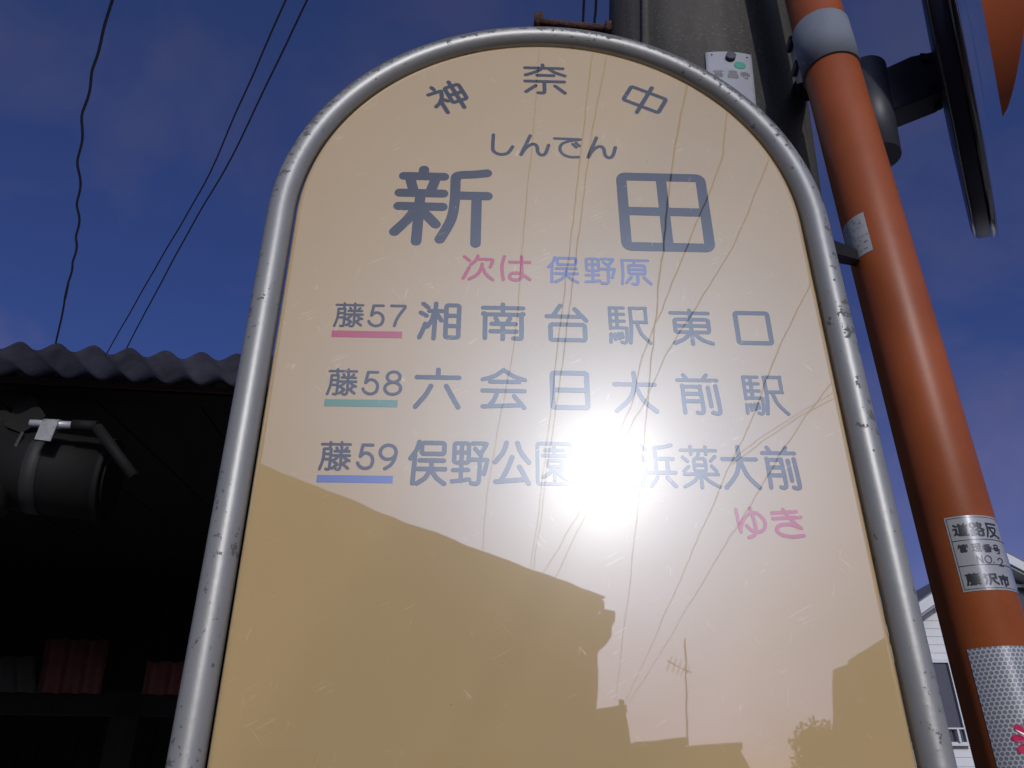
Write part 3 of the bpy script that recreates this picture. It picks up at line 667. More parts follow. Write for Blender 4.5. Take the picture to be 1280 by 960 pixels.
# ================================================================== ORANGE MIRROR POLE
OY = .315
q0 = at(1015, 0, OY); q1 = at(1151.5, 500, OY); dq = (q0-q1).normalized()
ob = q1-dq*((q1.z)/dq.z); ot = q1+dq*((4.1-q1.z)/dq.z)
OR = .0381; OP = Cyl(ob, ot, OR)
mir = thing('traffic_mirror', 'orange steel pole of a road safety mirror beside the bus stop sign', 'traffic mirror', ob)
b = MB(); b.tube([OP.P0, OP.P0+OP.ax*OP.len], OR, 56)
post = b.build('post', M_ORANGE, mir)
b = MB(); b.ellipsoid(ot, (OR, OR, .02)); b.build('post_cap', M_ORANGE, mir)
b = MB(); hb0 = OP.hit(1040, 67)[1]; hb1 = OP.hit(1026, 13)[1]
b.tube([OP.P0+OP.ax*hb0, OP.P0+OP.ax*hb1], OR+.0028, 56); b.tube([OP.P0+OP.ax*(hb0+.001), OP.P0+OP.ax*(hb1-.001)], OR+.0005, 40)
band = b.build('grey_band', M_BAND, mir)
# galvanised bracket ear towards the concrete pole, with two bolts
e0 = at(999, 45, OY+.01); e1 = at(986, 48, OY+.05); e2 = at(997, 101, OY+.05); e3 = at(1008, 97, OY+.01)
b = MB(); b.prism([e0, e1, e2, e3], (.001, .006, 0)); ear = b.build('bracket_ear', M_GALV, mir)
for bx_, by_ in ((988, 57), (995, 87)):
    c = at(bx_, by_, OY+.04); b = MB(); b.tube([c+Vector((0, .01, 0)), c+Vector((-.002, -.014, 0))], .0055, 6, smooth=False); b.build('bolt', M_NAIL, ear)
# black strap round the pole under the band
b = MB(); s0 = at(1006, 112, OY+.12); b.tube([at(996, 108, OY+.24), at(1012, 112, OY+.06)], .017, 14); b.build('strap', M_BLACK, mir)

# sleeve and arm
sy = OY+.11
s_t = at(1083, 88, sy); s_b = at(1100, 196, sy)
b = MB(); b.tube([s_b, s_t], .0305, 32); b.build('sleeve', M_DARK, mir)
b = MB(); b.tube([s_t-Vector((0, 0, .035)), s_t+Vector((0, 0, .004))], .026, 24); b.build('sleeve_collar', M_DARK, mir)
# arm: tapered box from sleeve to mirror back
def quad(y_, L_): return [at(x, yy, y_) for x, yy in L_]
A = quad(sy-.02, ((1092, 91), (1138, 70), (1180, 61), (1192, 108), (1112, 139), (1096, 139)))
b = MB(); b.prism(A, (0, .055, .0)); arm = b.build('arm', M_DARK, mir)
mod = arm.modifiers.new('bevel', 'BEVEL'); mod.width = .003; mod.segments = 2
for bx_, by_ in ((1153, 74), (1162, 105)):
    c = at(bx_, by_, sy-.02); b = MB(); b.tube([c+Vector((0, .004, 0)), c+Vector((0, -.006, 0))], .0085, 6, smooth=False); b.build('bolt', M_DARK, arm)
c = at(1172, 128, sy+.01); b = MB(); b.tube([c+Vector((0, 0, .03)), c-Vector((0, 0, .012))], .006, 8); b.build('bolt', M_BLACK, arm)
# round convex mirror seen from its edge
mc = at(1196, 62, sy+.06)
vw = (mc-CAM).normalized(); v2 = ray(1243, 302).normalized(); v2t = v2
Dm = (mc-CAM).length; Rm = Dm*math.sin(vw.angle(v2))*.985
nm = v2.cross(vw).normalized()                      # the disc's plane holds the line of sight
if nm.x < 0: nm = -nm
dn = (v2-vw*v2.dot(vw)).normalized()
tilt = math.radians(1.0)
nm = (nm+vw*math.sin(tilt)).normalized()            # its back is turned to us a touch
tt = nm.cross(dn).normalized(); dn = tt.cross(nm).normalized()
def disc_profile(prof, name, m_, parent, k=72, ctr=mc):
    vs = []; fs = []
    for r_, z_ in prof:
        for i in range(k):
            a = 2*math.pi*i/k; vs.append(ctr+dn*(r_*math.cos(a))+tt*(r_*math.sin(a))+nm*z_)
    for j in range(len(prof)-1):
        for i in range(k): fs.append((j*k+i, j*k+(i+1) % k, (j+1)*k+(i+1) % k, (j+1)*k+i))
    b = MB(); b.add(vs, fs, True); return b.build(name, m_, parent)
disc_profile([(.001, -.040), (Rm*.5, -.038), (Rm*.93, -.034), (Rm*.965, -.031), (Rm*.982, -.024), (Rm*.985, .0)], 'back_shell', M_SHELL, mir)
disc_profile([(.001, .028), (Rm*.35, .025), (Rm*.7, .015), (Rm*.97, .003)], 'mirror_face', M_MIRROR, mir)
b = MB(); b.tube([mc+dn*(Rm*.985*math.cos(2*math.pi*i/96))+tt*(Rm*.985*math.sin(2*math.pi*i/96)) for i in range(96)], .0062, 12, closed=True); b.build('rim', M_RIM, mir)
b = MB(); b.tube([mc-nm*.029+dn*(Rm*.968*math.cos(2*math.pi*i/96))+tt*(Rm*.968*math.sin(2*math.pi*i/96)) for i in range(96)], .0028, 8, closed=True); b.build('back_seam', M_RIM, mir)
# hood: a curved sheet standing off the rim, tapering to a point at each side
b = MB(); vs = []; k = 120; HR = Rm*1.03
for i in range(k+1):
    a = math.radians(180-78+(78+108)*i/k); da = a-math.pi; am_ = math.radians(108 if da > 0 else 78); f = max(0, 1-abs(da)/am_)
    p = mc+dn*(HR*math.cos(a))+tt*(HR*math.sin(a)); u_ = (p-mc).normalized()
    st_ = .034 if da > 0 else .034-.028*(abs(da)/am_)
    e_ = st_+.001+.13*min(1, f*1.35)**.75
    vs += [p+nm*st_, p+nm*e_, p+nm*e_+u_*.002, p+nm*st_+u_*.002]
fs = []
for i in range(k):
    for j in range(4): fs.append((4*i+j, 4*i+(j+1) % 4, 4*(i+1)+(j+1) % 4, 4*(i+1)+j))
b.add(vs, fs, False); sharp_smooth(b.build('hood', M_HOOD, mir), 40)
for a in (125, 180, 235):
    a = math.radians(a); p = mc+dn*(HR*math.cos(a))+tt*(HR*math.sin(a)); b = MB(); b.tube([p, p+nm*.06], .004, 8); b.build('hood_bracket', M_BLACK, mir)

# stickers on the post
def omap(dr):
    return lambda u, v, k: OP.pt(u/OR, -v, dr+k*.00004)
def sticker(th0, th1, h0, h1, m_, dr=.0004, uv=False, name='sticker'):
    b = MB(); vs, fs = OP.patch(th0, th1, h0, h1, dr, 24); b.add(vs, fs, True)
    o = b.build(name, m_, post, fix=False)
    me = o.data
    lay = me.uv_layers.new(name='UVMap'); n = 25
    for lp in me.loops:
        i = lp.vertex_index; lay.data[lp.index].uv = ((th0+(th1-th0)*(i % n)/24)*OR, h0+(h1-h0)*(i//n))
    return o
tl = OP.hit(1181, 648); bl = OP.hit(1203, 741); th_l = (tl[0]+bl[0])/2; h_t = tl[1]; h_b = bl[1]
st = sticker(th_l, th_l+2.15, h_b, h_t, M_STICK)
def oline(th0, th1, h0, h1, dr=.0006):
    b = MB(); vs, fs = OP.patch(th0, th1, h0, h1, dr, 20); b.add(vs, fs, True); b.build('printed_line', M_SINK, st, fix=False)
tw = .0004
pad = .045
oline(th_l+pad, th_l+2.15-pad, h_t-.0022, h_t-.0022+tw*1.4); oline(th_l+pad, th_l+2.15-pad, h_b+.0018, h_b+.0018+tw*1.4)
oline(th_l+pad, th_l+pad+.012, h_b+.0018, h_t-.002); oline(th_l+2.15-pad-.012, th_l+2.15-pad, h_b+.0018, h_t-.002)
m1 = OP.hit(1191, 677.5)[1]; m2 = OP.hit(1198, 709)[1]
oline(th_l+pad, th_l+2.15-pad, m1-tw, m1+tw); oline(th_l+pad, th_l+2.15-pad, m2-tw, m2+tw)
ST = lambda x, y: (1170+x/7.38, 630+y/7.38)
for ch, x0, x1, y0, y1, wd_ in (('道',152,300,180,300,.0019),('路',310,442,165,298,.0019),('反',450,556,180,312,.002),
        ('管',203,300,370,450,.0011),('理',326,415,362,440,.0011),('番',428,512,370,446,.0011),('号',520,582,378,462,.0012),
        ('N',376,432,476,546,.0009),('O',447,512,474,548,.0009),('.',520,532,480,552,.0012),('2',570,614,500,576,.0011),
        ('藤',276,412,636,752,.0017),('沢',442,574,640,748,.0019),('市',582,668,652,766,.0019)):
    ul, ur, ht, hb_ = polebox(OP, ST(x0, (y0+y1)/2), ST(x1, (y0+y1)/2), ST((x0+x1)/2, y0), ST((x0+x1)/2, y1))
    glyph(ch, (ul*OR, -ht, ur*OR, -hb_), wd_, omap(.0007), M_SINK, st, OP.n, subdiv=True)
# small pale inspection sticker with fine marks
r0 = OP.hit(1079, 265); r1 = OP.hit(1090, 313)
st2 = sticker(r0[0]-1.05, r0[0], r1[1], r0[1], M_STICK2, name='sticker')
random.seed(3)
hh = r0[1]-r1[1]; row = 0
b = MB()
for row in range(11):
    y_ = r0[1]-hh*(.08+.082*row); x_ = r0[0]-.92
    while x_ < r0[0]-.1:
        l_ = random.uniform(.03, .12); 
        if random.random() < (.9 if row in (1, 3, 6) else .5):
            vs, fs = OP.patch(x_, x_+l_, y_, y_+.0013*random.uniform(.5, 1.2), .0007, 2); b.add(vs, fs)
        x_ += l_+random.uniform(.03, .12)
b.build('fine_print', M_FAINT, st2, fix=False)
# honeycomb reflective sheet
k1 = OP.hit(1209.5, 812); k2 = OP.hit(1244, 950)
hx = sticker((k1[0]+k2[0])/2, (k1[0]+k2[0])/2+2.9, k2[1]-.12, k1[1], M_HEX, name='reflective_sheet')
# magenta flower mark, clipped by the picture's edge
fc_th, fc_h = OP.hit(1262, 918); fc_th += 1.12-.5; fc_th2 = fc_th
def petal(cu, cv, a, l, w_, ):
    P = []; k = 22
    for i in range(k):
        t = 2*math.pi*i/k; x_ = l/2*math.cos(t); y_ = w_/2*math.sin(t)*(1+.25*math.cos(t))
        P.append((cu+x_*math.cos(a)-y_*math.sin(a), cv+x_*math.sin(a)+y_*math.cos(a)))
    b = MB(); vs = [OP.pt(u/OR, v, .0009) for u, v in P]; b.add(vs, [tuple(range(k))]); return b.build('printed_petal', M_PINK, hx, fix=False)
pc = OP.hit(1273, 920)
fu = pc[0]*OR+.0125; fv = pc[1]-.004
for i in range(10):
    a = math.radians(180-8-36*i); petal(fu+.0125*math.cos(a), fv+.0125*math.sin(a), a, .0125, .0062)

# ================================================================== OVERHEAD CABLES
def cable(pts, r, label, wav=0, group=None, z=None, wl=.35, sub=8):
    P = [Vector(p) for p in pts]; Q = []
    # smooth through the points
    for i in range(len(P)-1):
        a = P[max(i-1, 0)]; b_ = P[i]; c = P[i+1]; d = P[min(i+2, len(P)-1)]
        L_ = max(4, int((c-b_).length/wl*sub)) if wav else 6
        for j in range(L_):
            t = j/L_; Q.append(.5*((2*b_)+(c-a)*t+(2*a-5*b_+4*c-d)*t*t+(3*b_-a-3*c+d)*t**3))
    Q.append(P[-1])
    if wav:
        s_ = 0; out = []
        for i, q in enumerate(Q):
            if i: s_ += (Q[i]-Q[i-1]).length
            ph = s_/wl*2*math.pi+1.3*math.sin(s_*2.1); out.append(q+Vector((wav*math.sin(ph)*(.7+.5*math.sin(s_*1.7)), 0, wav*math.cos(ph))))
        Q = out
    b = MB(); b.tube(Q, r, 8); o = b.build('overhead_cable', M_WIRE, None, origin=Q[0])
    return tag(o, label, 'cable', group)
def ext(P, n0=3.0, n1=12.0):
    d0 = (P[0]-P[1]).normalized(); d1 = (P[-1]-P[-2]).normalized(); return [P[0]+d0*n0]+P+[P[-1]+d1*n1]
cable(ext([atz(x, y, 5.6) for x, y in ((140,0),(121,70),(101,170),(96,300),(82,370),(70,432))]), .009, 'thick twisted black cable, leftmost over the shed roof', wav=.011, wl=.42)
cable(ext([atz(x, y, 6.2) for x, y in ((357,0),(300,130),(255,230),(200,325),(136,437))]), .0062, 'left one of the two thin wires over the shed roof', wav=.003, wl=.9, sub=6)
cable(ext([atz(x, y, 6.2) for x, y in ((384,0),(348,75),(290,195),(230,300),(157,437))]), .0066, 'right one of the two thin wires over the shed roof', wav=.003, wl=1.1, sub=6)
cable(ext([atz(x, y, 6.4) for x, y in ((731,-20),(729.5,10),(728,45),(726,75))], 1.5, 1), .009, 'dark wire beside the pole, left of the pair above the sign')
cable(ext([atz(x, y, 6.4) for x, y in ((745.5,-20),(744,14),(743,26),(741.5,75))], 1.5, 1), .009, 'dark wire beside the pole, right of the pair above the sign', wav=.004, wl=.5)
# cables over the street, seen mirrored in the plate
RC = [
(((739,80),(725,200),(697,440),(677,610),(663,718)), 7.0, 0.0058, 'left one of the twin cables mirrored down the middle of the plate'),
(((755,87),(735,200),(705,440),(681,610),(667,718)), 7.0, 0.0058, 'right one of the twin cables mirrored down the middle of the plate'),
(((855,125),(841,200),(821,380),(809,500),(793,680),(768,889)), 6.0, 0.0065, 'cable mirrored from the right of the arch down past the sun glare'),
(((906,165),(902,200),(860,305),(838,360),(805,440),(783,520),(731,628),(676,722)), 6.6, .0065, 'thin cable mirrored across the large square character'),
(((965,190),(957,210),(920,300),(885,360),(835,440),(816,480),(780,550),(740,628),(690,729)), 6.8, .0065, 'thin cable mirrored just right of the large square character'),
(((1012,340),(1010,360),(965,455),(938,530),(911,582),(887,642),(869,680),(830,770),(778,888)), 5.6, 0.0058, 'cable mirrored through the lower right lettering'),
(((1046,466),(1042,475),(1003,527),(967,582),(921,660),(908,680),(850,775),(781,889)), 5.6, 0.0058, 'rightmost long cable mirrored in the plate'),
(((1046,496),(1017,511),(977,535),(941,560),(915,580)), 6.1, .005, 'short thin cable mirrored beside the right frame tube'),
(((1046,488),(1018,505),(977,530),(938,556),(913,578)), 6.1, .004, 'faint short wire mirrored just above another near the right frame tube'),
(((671,110),(667,160),(655,280),(640,440),(608,620),(603,695)), 7.2, .0045, 'faintest thin wire mirrored left of the twin cables'),
]
for P, z_, r_, lb in RC:
    P2 = [backz(x, y, z_) for x, y in P]
    d0 = (P2[0]-P2[1]).normalized(); P2 = [P2[0]+d0*2.5]+P2
    if ('twin' in lb or 'thin cable' in lb or 'faintest' in lb) and 'short' not in lb: P2.append(P2[-1]+(P2[-1]-P2[-2]).normalized()*6)
    cable(P2, r_, lb, wav=.004 if 'short' in lb or 'cable mirrored' in lb else .002, wl=.8, sub=6)

# ================================================================== SHED (left background)
E0 = atz(26, 427, 2.97); E1 = atz(297, 442, 2.97)
ex = (E1-E0); ex.z = 0; pitch = ex.length/6; ex.normalize(); ey = Vector((-ex.y, ex.x, 0))
shed = thing('open_shed', 'dark open timber shed with a corrugated roof eave', 'shed', (E0.x, E0.y, 0))
RS = math.tan(math.radians(7.6)); AMP = .0165
def rp(u, v, dz=0): return E0+ex*u+ey*v+Vector((0, 0, v*RS+dz))
u0, u1 = -3.2, 3.05; VD = 6.0
b = MB(); vs = []; n = int((u1-u0)/pitch*14)
for thick in (0, -.0018):
    for v in (0, .35, VD):
        for i in range(n+1):
            u = u0+(u1-u0)*i/n; h = AMP*math.cos(2*math.pi*u/pitch); wob = .005*noise.noise(Vector((u*3, v, 0)))
            vs.append(rp(u, v, h-AMP+thick+wob))
m = n+1; fs = []
for s_ in (0, 3):
    for r_ in (0, 1):
        for i in range(n): fs.append(((s_+r_)*m+i, (s_+r_)*m+i+1, (s_+r_+1)*m+i+1, (s_+r_+1)*m+i))
for r_ in (0, 2):
    for i in range(n): fs.append((r_*m+i, (r_+3)*m+i, (r_+3)*m+i+1, r_*m+i+1))
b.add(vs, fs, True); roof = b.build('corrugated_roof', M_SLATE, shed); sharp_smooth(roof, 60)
roof.data.materials.append(M_DRUM)      # front edge darkened: shade put into its colour to mute the sunlight
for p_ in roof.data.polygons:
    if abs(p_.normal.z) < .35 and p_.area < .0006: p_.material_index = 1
# where the underside meets the eave beam
def on_roof(x, y):
    d = ray(x, y); n0 = (ex.cross(ey+Vector((0, 0, RS)))).normalized(); p0 = rp(0, 0, -2*AMP); t = (p0-CAM).dot(n0)/d.dot(n0); p = CAM+d*t
    return (p-E0).dot(ex), (p-E0).dot(ey)
vb = (on_roof(10, 465.5)[1]+on_roof(280, 482)[1])/2
def sbox(u_0, u_1, v_0, v_1, z_0, z_1, m_, name, parent=shed):
    b = MB(); P = [E0+ex*u+ey*v for u, v in ((u_0, v_0), (u_1, v_0), (u_1, v_1), (u_0, v_1))]
    A = [Vector((p.x, p.y, z_0)) for p in P]; b.prism(A, (0, 0, z_1-z_0)); return b.build(name, m_, parent)
zb = 2.97-2*AMP-.006+vb*RS-.006
sbox(u0+.02, u1-.02, vb, vb+.012, zb-.022, zb, M_RUST, 'rusty_flashing')
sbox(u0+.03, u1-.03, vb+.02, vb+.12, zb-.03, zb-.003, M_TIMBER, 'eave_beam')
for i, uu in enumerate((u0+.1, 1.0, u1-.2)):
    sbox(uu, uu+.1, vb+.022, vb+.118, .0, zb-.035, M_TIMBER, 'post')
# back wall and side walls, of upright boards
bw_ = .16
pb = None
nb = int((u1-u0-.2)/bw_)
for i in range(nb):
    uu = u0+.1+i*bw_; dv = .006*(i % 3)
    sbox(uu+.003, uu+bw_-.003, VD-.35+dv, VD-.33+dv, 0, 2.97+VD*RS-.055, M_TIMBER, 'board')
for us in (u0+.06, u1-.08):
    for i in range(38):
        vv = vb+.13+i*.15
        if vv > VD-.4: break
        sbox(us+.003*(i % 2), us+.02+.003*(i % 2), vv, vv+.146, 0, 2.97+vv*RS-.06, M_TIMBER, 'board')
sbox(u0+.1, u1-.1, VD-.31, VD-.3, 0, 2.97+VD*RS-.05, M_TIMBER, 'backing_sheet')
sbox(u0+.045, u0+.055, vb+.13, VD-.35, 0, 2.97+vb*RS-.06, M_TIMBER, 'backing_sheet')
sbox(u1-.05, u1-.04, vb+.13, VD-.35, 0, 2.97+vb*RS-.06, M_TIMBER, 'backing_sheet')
# dark boards added under the sheets, their colour standing in for deep shade
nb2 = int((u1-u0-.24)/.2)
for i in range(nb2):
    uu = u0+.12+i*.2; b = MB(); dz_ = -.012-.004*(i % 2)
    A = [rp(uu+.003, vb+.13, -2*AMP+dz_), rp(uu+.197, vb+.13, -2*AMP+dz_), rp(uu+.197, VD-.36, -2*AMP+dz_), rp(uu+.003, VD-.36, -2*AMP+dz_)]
    b.prism(A, (0, 0, -.014)); b.build('shade_board', M_TIMBER, shed)
# inner cross beam that carries low corrugated panels
def shed_at(x, y, v):
    d = ray(x, y); t = ((E0+ey*v)-CAM).dot(ey)/d.dot(ey); p = CAM+d*t; return (p-E0).dot(ex), p.z
VP = 3.1
ub, zbm = shed_at(130, 863, VP)
sbox(u0+.1, u1-.1, VP+.03, VP+.13, zbm-.14, zbm, M_TIMBER, 'cross_beam')
sbox(shed_at(140, 900, VP)[0], shed_at(176, 900, VP)[0], VP-.05, VP+.02, 0, zbm-.15, M_TIMBER2, 'post')
def panel(xa, xb, ytop, ybot, m_, sl=0):
    ua, _ = shed_at(xa, ybot, VP); ub2, _ = shed_at(xb, ybot, VP); zt = shed_at((xa+xb)/2, ytop, VP)[1]; zq = zbm-.02
    b = MB(); vs = []; n = 40; am = .02
    for j in (0, 1):
        for z_, vv in ((zq, VP+.0), (zt, VP-.16)):
            for i in range(n+1):
                u = ua+(ub2-ua)*i/n; wv_ = am*math.cos(2*math.pi*(u-ua)/(.118))
                p = E0+ex*(u+(.04 if z_ == zt else 0)*sl)+ey*(vv+wv_+.004*j); vs.append((p.x, p.y, z_+(.5*wv_ if z_ == zt else 0)))
    m = n+1; fs = [(i, i+1, m+i+1, m+i) for i in range(n)]+[(2*m+i, 3*m+i, 3*m+i+1, 2*m+i+1) for i in range(n)]+[(m+i, m+i+1, 3*m+i+1, 3*m+i) for i in range(n)]
    b.add(vs, fs, True); return b.build('corrugated_panel', m_, shed)
panel(0-60, 47, 826, 860, M_SHEETG); p1 = panel(45, 127, 805, 862, M_SHEETR, 1); p1['label'] = 'dull red corrugated panel'
p2 = panel(176, 262, 833, 868, M_SHEETR, 1); p2['label'] = 'dull red corrugated panel'

# hanging drum with strap, bar and torn sheet
dv_ = .40
def sp(x, y, v=dv_):
    u, z = shed_at(x, y, v); p = E0+ex*u+ey*v; return Vector((p.x, p.y, z))
drum = thing('metal_drum', 'dark strapped metal drum hanging under the shed eave', 'drum', sp(80, 590))
dA = sp(-6, 583); dB = sp(132, 592); dd = (dB-dA).normalized()
rd = (sp(60, 536)-sp(60, 632)).length/2*.97
dd = (dd+Vector((0, .10, -.03))).normalized(); dB = dA+dd*(dB-dA).length
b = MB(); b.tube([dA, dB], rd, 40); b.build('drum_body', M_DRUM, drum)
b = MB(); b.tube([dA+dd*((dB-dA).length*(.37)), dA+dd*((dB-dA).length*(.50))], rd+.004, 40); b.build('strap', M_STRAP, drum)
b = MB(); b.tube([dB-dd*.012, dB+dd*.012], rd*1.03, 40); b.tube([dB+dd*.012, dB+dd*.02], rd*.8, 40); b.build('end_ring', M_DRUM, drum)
g1 = sp(38, 529, dv_-.19); g2 = sp(122, 533, dv_-.19); g3 = sp(168, 597, dv_-.19)
b = MB(); b.tube([g1, g1.lerp(g2, .66)], .014, 14); b.build('bar', M_FRAMEW, drum)
b = MB(); b.tube([g1.lerp(g2, .63), g2], .021, 14); b.tube([g2-Vector((0, 0, .004)), g3], .020, 14); b.build('bent_handle', M_DRUM, drum)
t0, t1 = g1.lerp(g2, .2), g1.lerp(g2, .44)
b = MB(); b.tube([t0, t1], .019, 14); b.prism([t0+Vector((0, -.019, 0)), t1+Vector((0, -.019, 0)), t1+Vector((-.006, -.02, -.075)), t0+Vector((-.006, -.02, -.07))], (0, .004, 0)); b.build('tape', M_TAPE, drum)
funnel = thing('torn_sheet_cone', 'dark torn metal cone left of the hanging drum', 'metal cone', sp(10, 560, dv_-.1))
fv_ = dv_-.12
b = MB(); P = [sp(x, y, fv_) for x, y in ((-40,525),(-40,512),(8,513),(14,517),(18,507),(30,500),(31,497),(40,494),(50,508),(57,520),(36,536),(26,541),(0,530))]
b.prism(P, (0, .03, 0)); b.build('torn_sheet', M_DRUM, funnel)
b = MB(); b.tube([sp(-14, 640, fv_+.05), sp(4, 534, fv_+.05)], [.06, .055], 24); b.build('pipe', M_DRUM, funnel)
b = MB(); P = [sp(x, y, fv_-.02) for x, y in ((27,539),(30,540),(17,566),(13,565))]; b.prism(P, (0, .006, 0)); b.build('strip', M_STRAP, funnel)

# ================================================================== WHITE HOUSE (right background)
HY = 12.0
house = thing('white_house', 'white gabled house with grey eaves behind the orange pole', 'house', (6, HY, 0))
ap = at(1243, 684, HY); lf = at(1143, 739, HY); rf_ = at(1280, 706, HY)
sl = ((ap.z-lf.z)/(ap.x-lf.x)+(ap.z-rf_.z)/(rf_.x-ap.x))/2
HW = 3.4; ez = ap.z-HW*sl
DEP = 9
b = MB(); th_ = .22
b.prism([(ap.x-HW, HY+.35, 0), (ap.x+HW, HY+.35, 0), (ap.x+HW, HY+.35, ez-th_), (ap.x, HY+.35, ap.z-th_), (ap.x-HW, HY+.35, ez-th_)], (0, DEP, 0)); wall = b.build('wall', M_SIDING, house)
# siding boards on the gable
nbrd = 0; zc = 1.2
while zc < ap.z-th_-.05 and nbrd < 90:
    ww = HW if zc+.12 < ez-th_ else max(.05, (ap.z-th_-zc-.12)/sl)
    b = MB(); b.add([(ap.x-ww, HY+.338, zc), (ap.x+ww, HY+.338, zc), (ap.x+ww, HY+.347, zc+.12), (ap.x-ww, HY+.347, zc+.12), (ap.x-ww, HY+.349, zc), (ap.x+ww, HY+.349, zc)], [(0, 1, 2, 3), (0, 4, 5, 1)])
    b.build('siding_board', M_SIDING, wall, fix=False); zc += .122; nbrd += 1
OV = .55
for sgn in (-1, 1):
    def rr_(x_, dz): return (ap.x+sgn*x_, HY-.05, ap.z-x_*sl+dz)
    b = MB(); b.prism([rr_(0, 0.0), rr_(HW+OV, .0), rr_(HW+OV, -.02), rr_(0, -.02)], (0, DEP+.8, 0)); b.build('roof', M_ROOF, house)
    b = MB(); b.prism([rr_(0.0, -.025), rr_(HW+OV, -.025), rr_(HW+OV, -.19), rr_(0.0, -.19)], (0, .04, 0)); b.build('barge_board', M_TRIML, house)
    b = MB(); b.prism([(p[0], p[1]+.045, p[2]) for p in (rr_(0, -.06), rr_(HW+OV, -.06), rr_(HW+OV, -.235), rr_(0, -.235))], (0, .345, 0)); b.build('soffit', M_TRIM, house)
    b = MB(); b.prism([(p[0], HY+.42, p[2]) for p in (rr_(HW+.01, -.04), rr_(HW+OV-.01, -.04), rr_(HW+OV-.01, -.19), rr_(HW+.01, -.19))], (0, DEP+.2, 0)); b.build('eave_lining', M_TRIML, house)
wx1 = at(1183, 829, HY+.3); wx2 = at(1201, 928, HY+.3)
# window rectangles in the wall's own metres
def hwin2(X0, X1, Z0, Z1, rail=False):
    t_ = .05; y_ = HY+.25
    b = MB()
    for a in (((X0-t_, y_, Z0-t_), (X0, y_+.09, Z1+t_)), ((X1, y_, Z0-t_), (X1+t_, y_+.09, Z1+t_)), ((X0, y_, Z1), (X1, y_+.09, Z1+t_)), ((X0, y_, Z0-t_), (X1, y_+.09, Z0))): b.box(*a)
    f = b.build('window', M_TRIML, house)
    b = MB(); b.box((X0, y_+.04, Z0), (X1, y_+.05, Z1)); b.build('pane', M_GLASS, f)
    b = MB(); b.box(((X0+X1)/2-.02, y_+.02, Z0), ((X0+X1)/2+.02, y_+.035, Z1)); b.build('mullion', M_TRIM, f)
    if rail:
        b = MB(); zr = Z0+.17
        b.box((X0, y_-.04, zr), (X1, y_-.02, zr+.02)); b.box((X1-.13, y_-.038, Z0), (X1-.10, y_-.022, zr)); b.build('guard_rail', M_TRIML, f)
hwin2(wx1.x-.95, wx1.x, wx2.z, wx1.z, True)
wy1 = at(1268, 735, HY+.3)
hwin2(wy1.x, wy1.x+.75, wy1.z-1.1, wy1.z)

# ================================================================== ACROSS THE STREET (seen mirrored in the plate)
def block(name, label, cat, pts, Y, depth, m_, roofm, wins=(), skew=0, group=None):
    W = [back(x, y, Y) for x, y in pts]
    t = thing(name, label, cat, (W[0].x, Y, 0), group)
    P = [Vector((W[0].x, Y, 0))]+W+[Vector((W[-1].x, Y, 0))]
    b = MB(); b.prism(P, (skew*depth, -depth, 0)); b.build('wall', m_, t)
    for i in range(len(W)-1):
        if abs(W[i+1].x-W[i].x) > .3:
            a, c = W[i], W[i+1]; n0 = Vector((-(c.z-a.z), 0, c.x-a.x)).normalized()
            if n0.z < 0: n0 = -n0
            b = MB(); b.prism([a+n0*.003, c+n0*.003, c+n0*.08, a+n0*.03], (skew*depth, -depth-.2, 0))
            for k in range(len(b.v)): b.v[k].y += .1
            b.build('roof', roofm, t)
    for X0, X1, Z0, Z1 in wins:
        b = MB(); b.box((X0, Y+.0, Z0), (X1, Y+.06, Z1)); f = b.build('window', M_FRAMEW, t)
        b = MB(); b.box((X0+.06, Y+.062, Z0+.06), (X1-.06, Y+.07, Z1-.06)); b.build('pane', M_GLASS, f)
    return t
Y1 = -7.0
lp0 = back(322, 584, Y1); lp1 = back(420, 622, Y1); slp = (lp1.z-lp0.z)/(lp1.x-lp0.x)
t = thing('mortar_house', 'tall beige house across the street, its long roof slope mirrored at left', 'house', (0, Y1, 0))
W = [back(x, y, Y1) for x, y in ((500,655),(640,708),(756,751))]
Lx = lp0.x-2.6; left = [Vector((Lx-2.5, Y1, lp0.z-2.6*slp-1.6)), Vector((Lx, Y1, lp0.z-2.6*slp)), lp0]
right = [back(756, 763, Y1), back(748, 765, Y1), back(746, 889, Y1)]
top = left+W
P = [Vector((top[0].x+.3, Y1, 0)), Vector((top[0].x+.3, Y1, top[0].z))]+top[1:]+right
P.append(Vector((right[-1].x, Y1, 0)))
b = MB(); b.prism(P, (-2.6, -6, 0)); b.build('wall', M_WALLB, t)
for i in range(len(top)-1):
    a, c = top[i], top[i+1]; n0 = Vector((-(c.z-a.z), 0, c.x-a.x)).normalized()
    b = MB(); b.prism([a+n0*.003, c+n0*.003, c+n0*.012, a+n0*.012], (-2.7, -6.3, 0)); [setattr(v, 'y', v.y+.1) for v in b.v]; b.build('roof', M_ROOF, t)
gp = [back(x, y, Y1+.1) for x, y in ((752,762),(770,764),(769,776),(764,782),(764,794),(756,803),(750,811),(746,811))]
b = MB(); b.prism(gp, (0, -.5, 0)); b.build('gutter', M_TRIM, t)
b = MB(); q1_, q2_ = back(741.5, 836, Y1), back(740, 886, Y1)
b.tube([q1_+Vector((0, .1, 0)), q2_+Vector((0, .1, 0))], .03, 10); b.build('downpipe', M_FRAMEW, t)
for X0, Z0 in ((-2.6, 1.2), (-.6, 1.2), (-2.6, 3.1)):
    b = MB(); b.box((X0, Y1, Z0), (X0+1.3, Y1+.06, Z0+.95)); f = b.build('window', M_FRAMEW, t)
    b = MB(); b.box((X0+.06, Y1+.062, Z0+.06), (X0+1.24, Y1+.07, Z0+.89)); b.build('pane', M_GLASS, f)
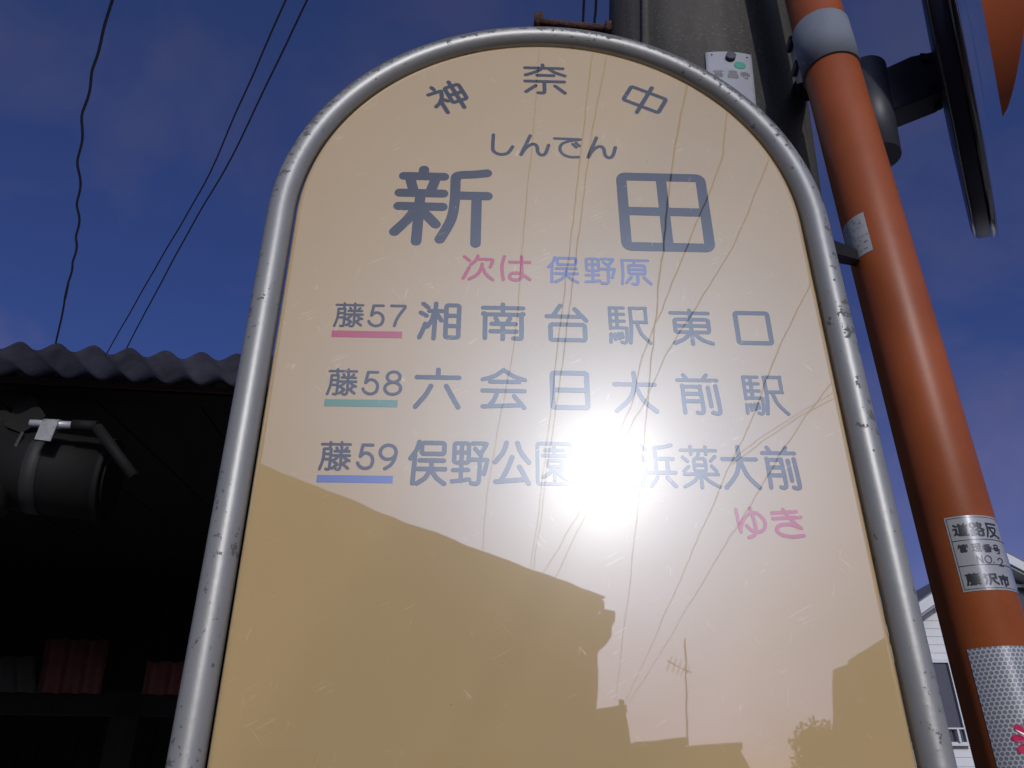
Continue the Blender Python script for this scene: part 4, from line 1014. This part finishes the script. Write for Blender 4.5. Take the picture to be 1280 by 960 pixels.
block('low_house', 'low grey house mirrored right of the tall gabled one', 'house', ((738,893),(783,893),(789,930),(800,932)), -9, 5, M_WALLG, M_ROOF, ((2.4, 3.2, .9, 1.8),))
block('flat_roof_building', 'lowest flat building mirrored at the plate bottom', 'building', ((792,932),(856,932),(858,937),(925,937),(938,962),(950,985)), -10, 5, M_WALLG, M_ROOF, ((3.2, 4.4, .6, 1.3),))
block('block_house', 'beige house mirrored at the lower right of the plate', 'house', ((1042,975),(1041,900),(1040,838),(1058,832),(1112,803),(1300,712),(1420,780)), -9.5, 6, M_WALLB, M_ROOF, ((4.6, 5.6, .9, 2.0),), .42)
an = back(855.5, 935, -10.2); at_ = back(857.5, 798, -10.2)
ant = thing('tv_antenna', 'thin television antenna mast mirrored above the flat building', 'antenna', an)
b = MB(); b.tube([an-Vector((0, 0, .3)), at_], .010, 8); b.build('mast', M_BLACK, ant)
ac = back(855, 837, -10.2)
b = MB(); b.tube([ac+Vector((-.20, 0, .09)), ac+Vector((.10, 0, -.04))], .007, 8); b.build('boom', M_BLACK, ant)
for i in range(5):
    c = ac+Vector((-.18+.055*i, 0, .08-.024*i)); b = MB(); b.tube([c+Vector((.02, -.25, -.05)), c+Vector((-.012, .25, .03))], .0045, 6); b.build('element', M_BLACK, ant)
# a small street cable post at the vanishing end of the cables
pp = backz(778, 889, 5.6)
ps = thing('cable_post', 'far concrete post where the mirrored cables meet', 'utility pole', (pp.x, pp.y, 0))
b = MB(); b.tube([(pp.x, pp.y, 0), (pp.x, pp.y, 6.0)], [.17, .12], 14); b.build('shaft', M_CONC2, ps)
b = MB(); b.tube([(pp.x-.22, pp.y, 5.55), (pp.x+.22, pp.y, 5.55)], .04, 8); b.build('cross_arm', M_GALV, ps)
# tree
def tree(name, label, x, y, h, r):
    t = thing(name, label, 'tree', (x, y, 0))
    b = MB(); b.tube([(x, y, 0), (x+.05, y, h*.4), (x-.03, y, h*.75)], [.1, .07, .03], 8)
    for i in range(7):
        a = i*2.4; b.tube([(x, y, h*(.3+.06*i)), (x+math.cos(a)*r*.7, y+math.sin(a)*r*.7, h*(.5+.07*i))], [.03, .01], 5)
    b.build('trunk', M_BARK, t)
    b = MB(); random.seed(11)
    cl = [(x+random.uniform(-r, r)*.7, y+random.uniform(-r, r)*.7, h*random.uniform(.42, .95)) for _ in range(26)]
    for c in cl:
        for _ in range(420):
            d = Vector((random.gauss(0, 1), random.gauss(0, 1), random.gauss(0, 1))).normalized()*random.uniform(.05, .24)
            p = Vector(c)+d; e1 = Vector((random.gauss(0, 1), random.gauss(0, 1), random.gauss(0, 1))).normalized(); e2 = e1.orthogonal().normalized()
            b.add([p-e1*.036, p+e2*.016, p+e1*.036, p-e2*.016], [(0, 1, 2, 3)])
    o = b.build('crown', M_LEAF, t, fix=False); return t
tp = back(1012, 898, -9.8)
tree('garden_tree', 'dark leafy tree mirrored beside the beige house at lower right', tp.x+.25, -9.8, tp.z-.08, .42)
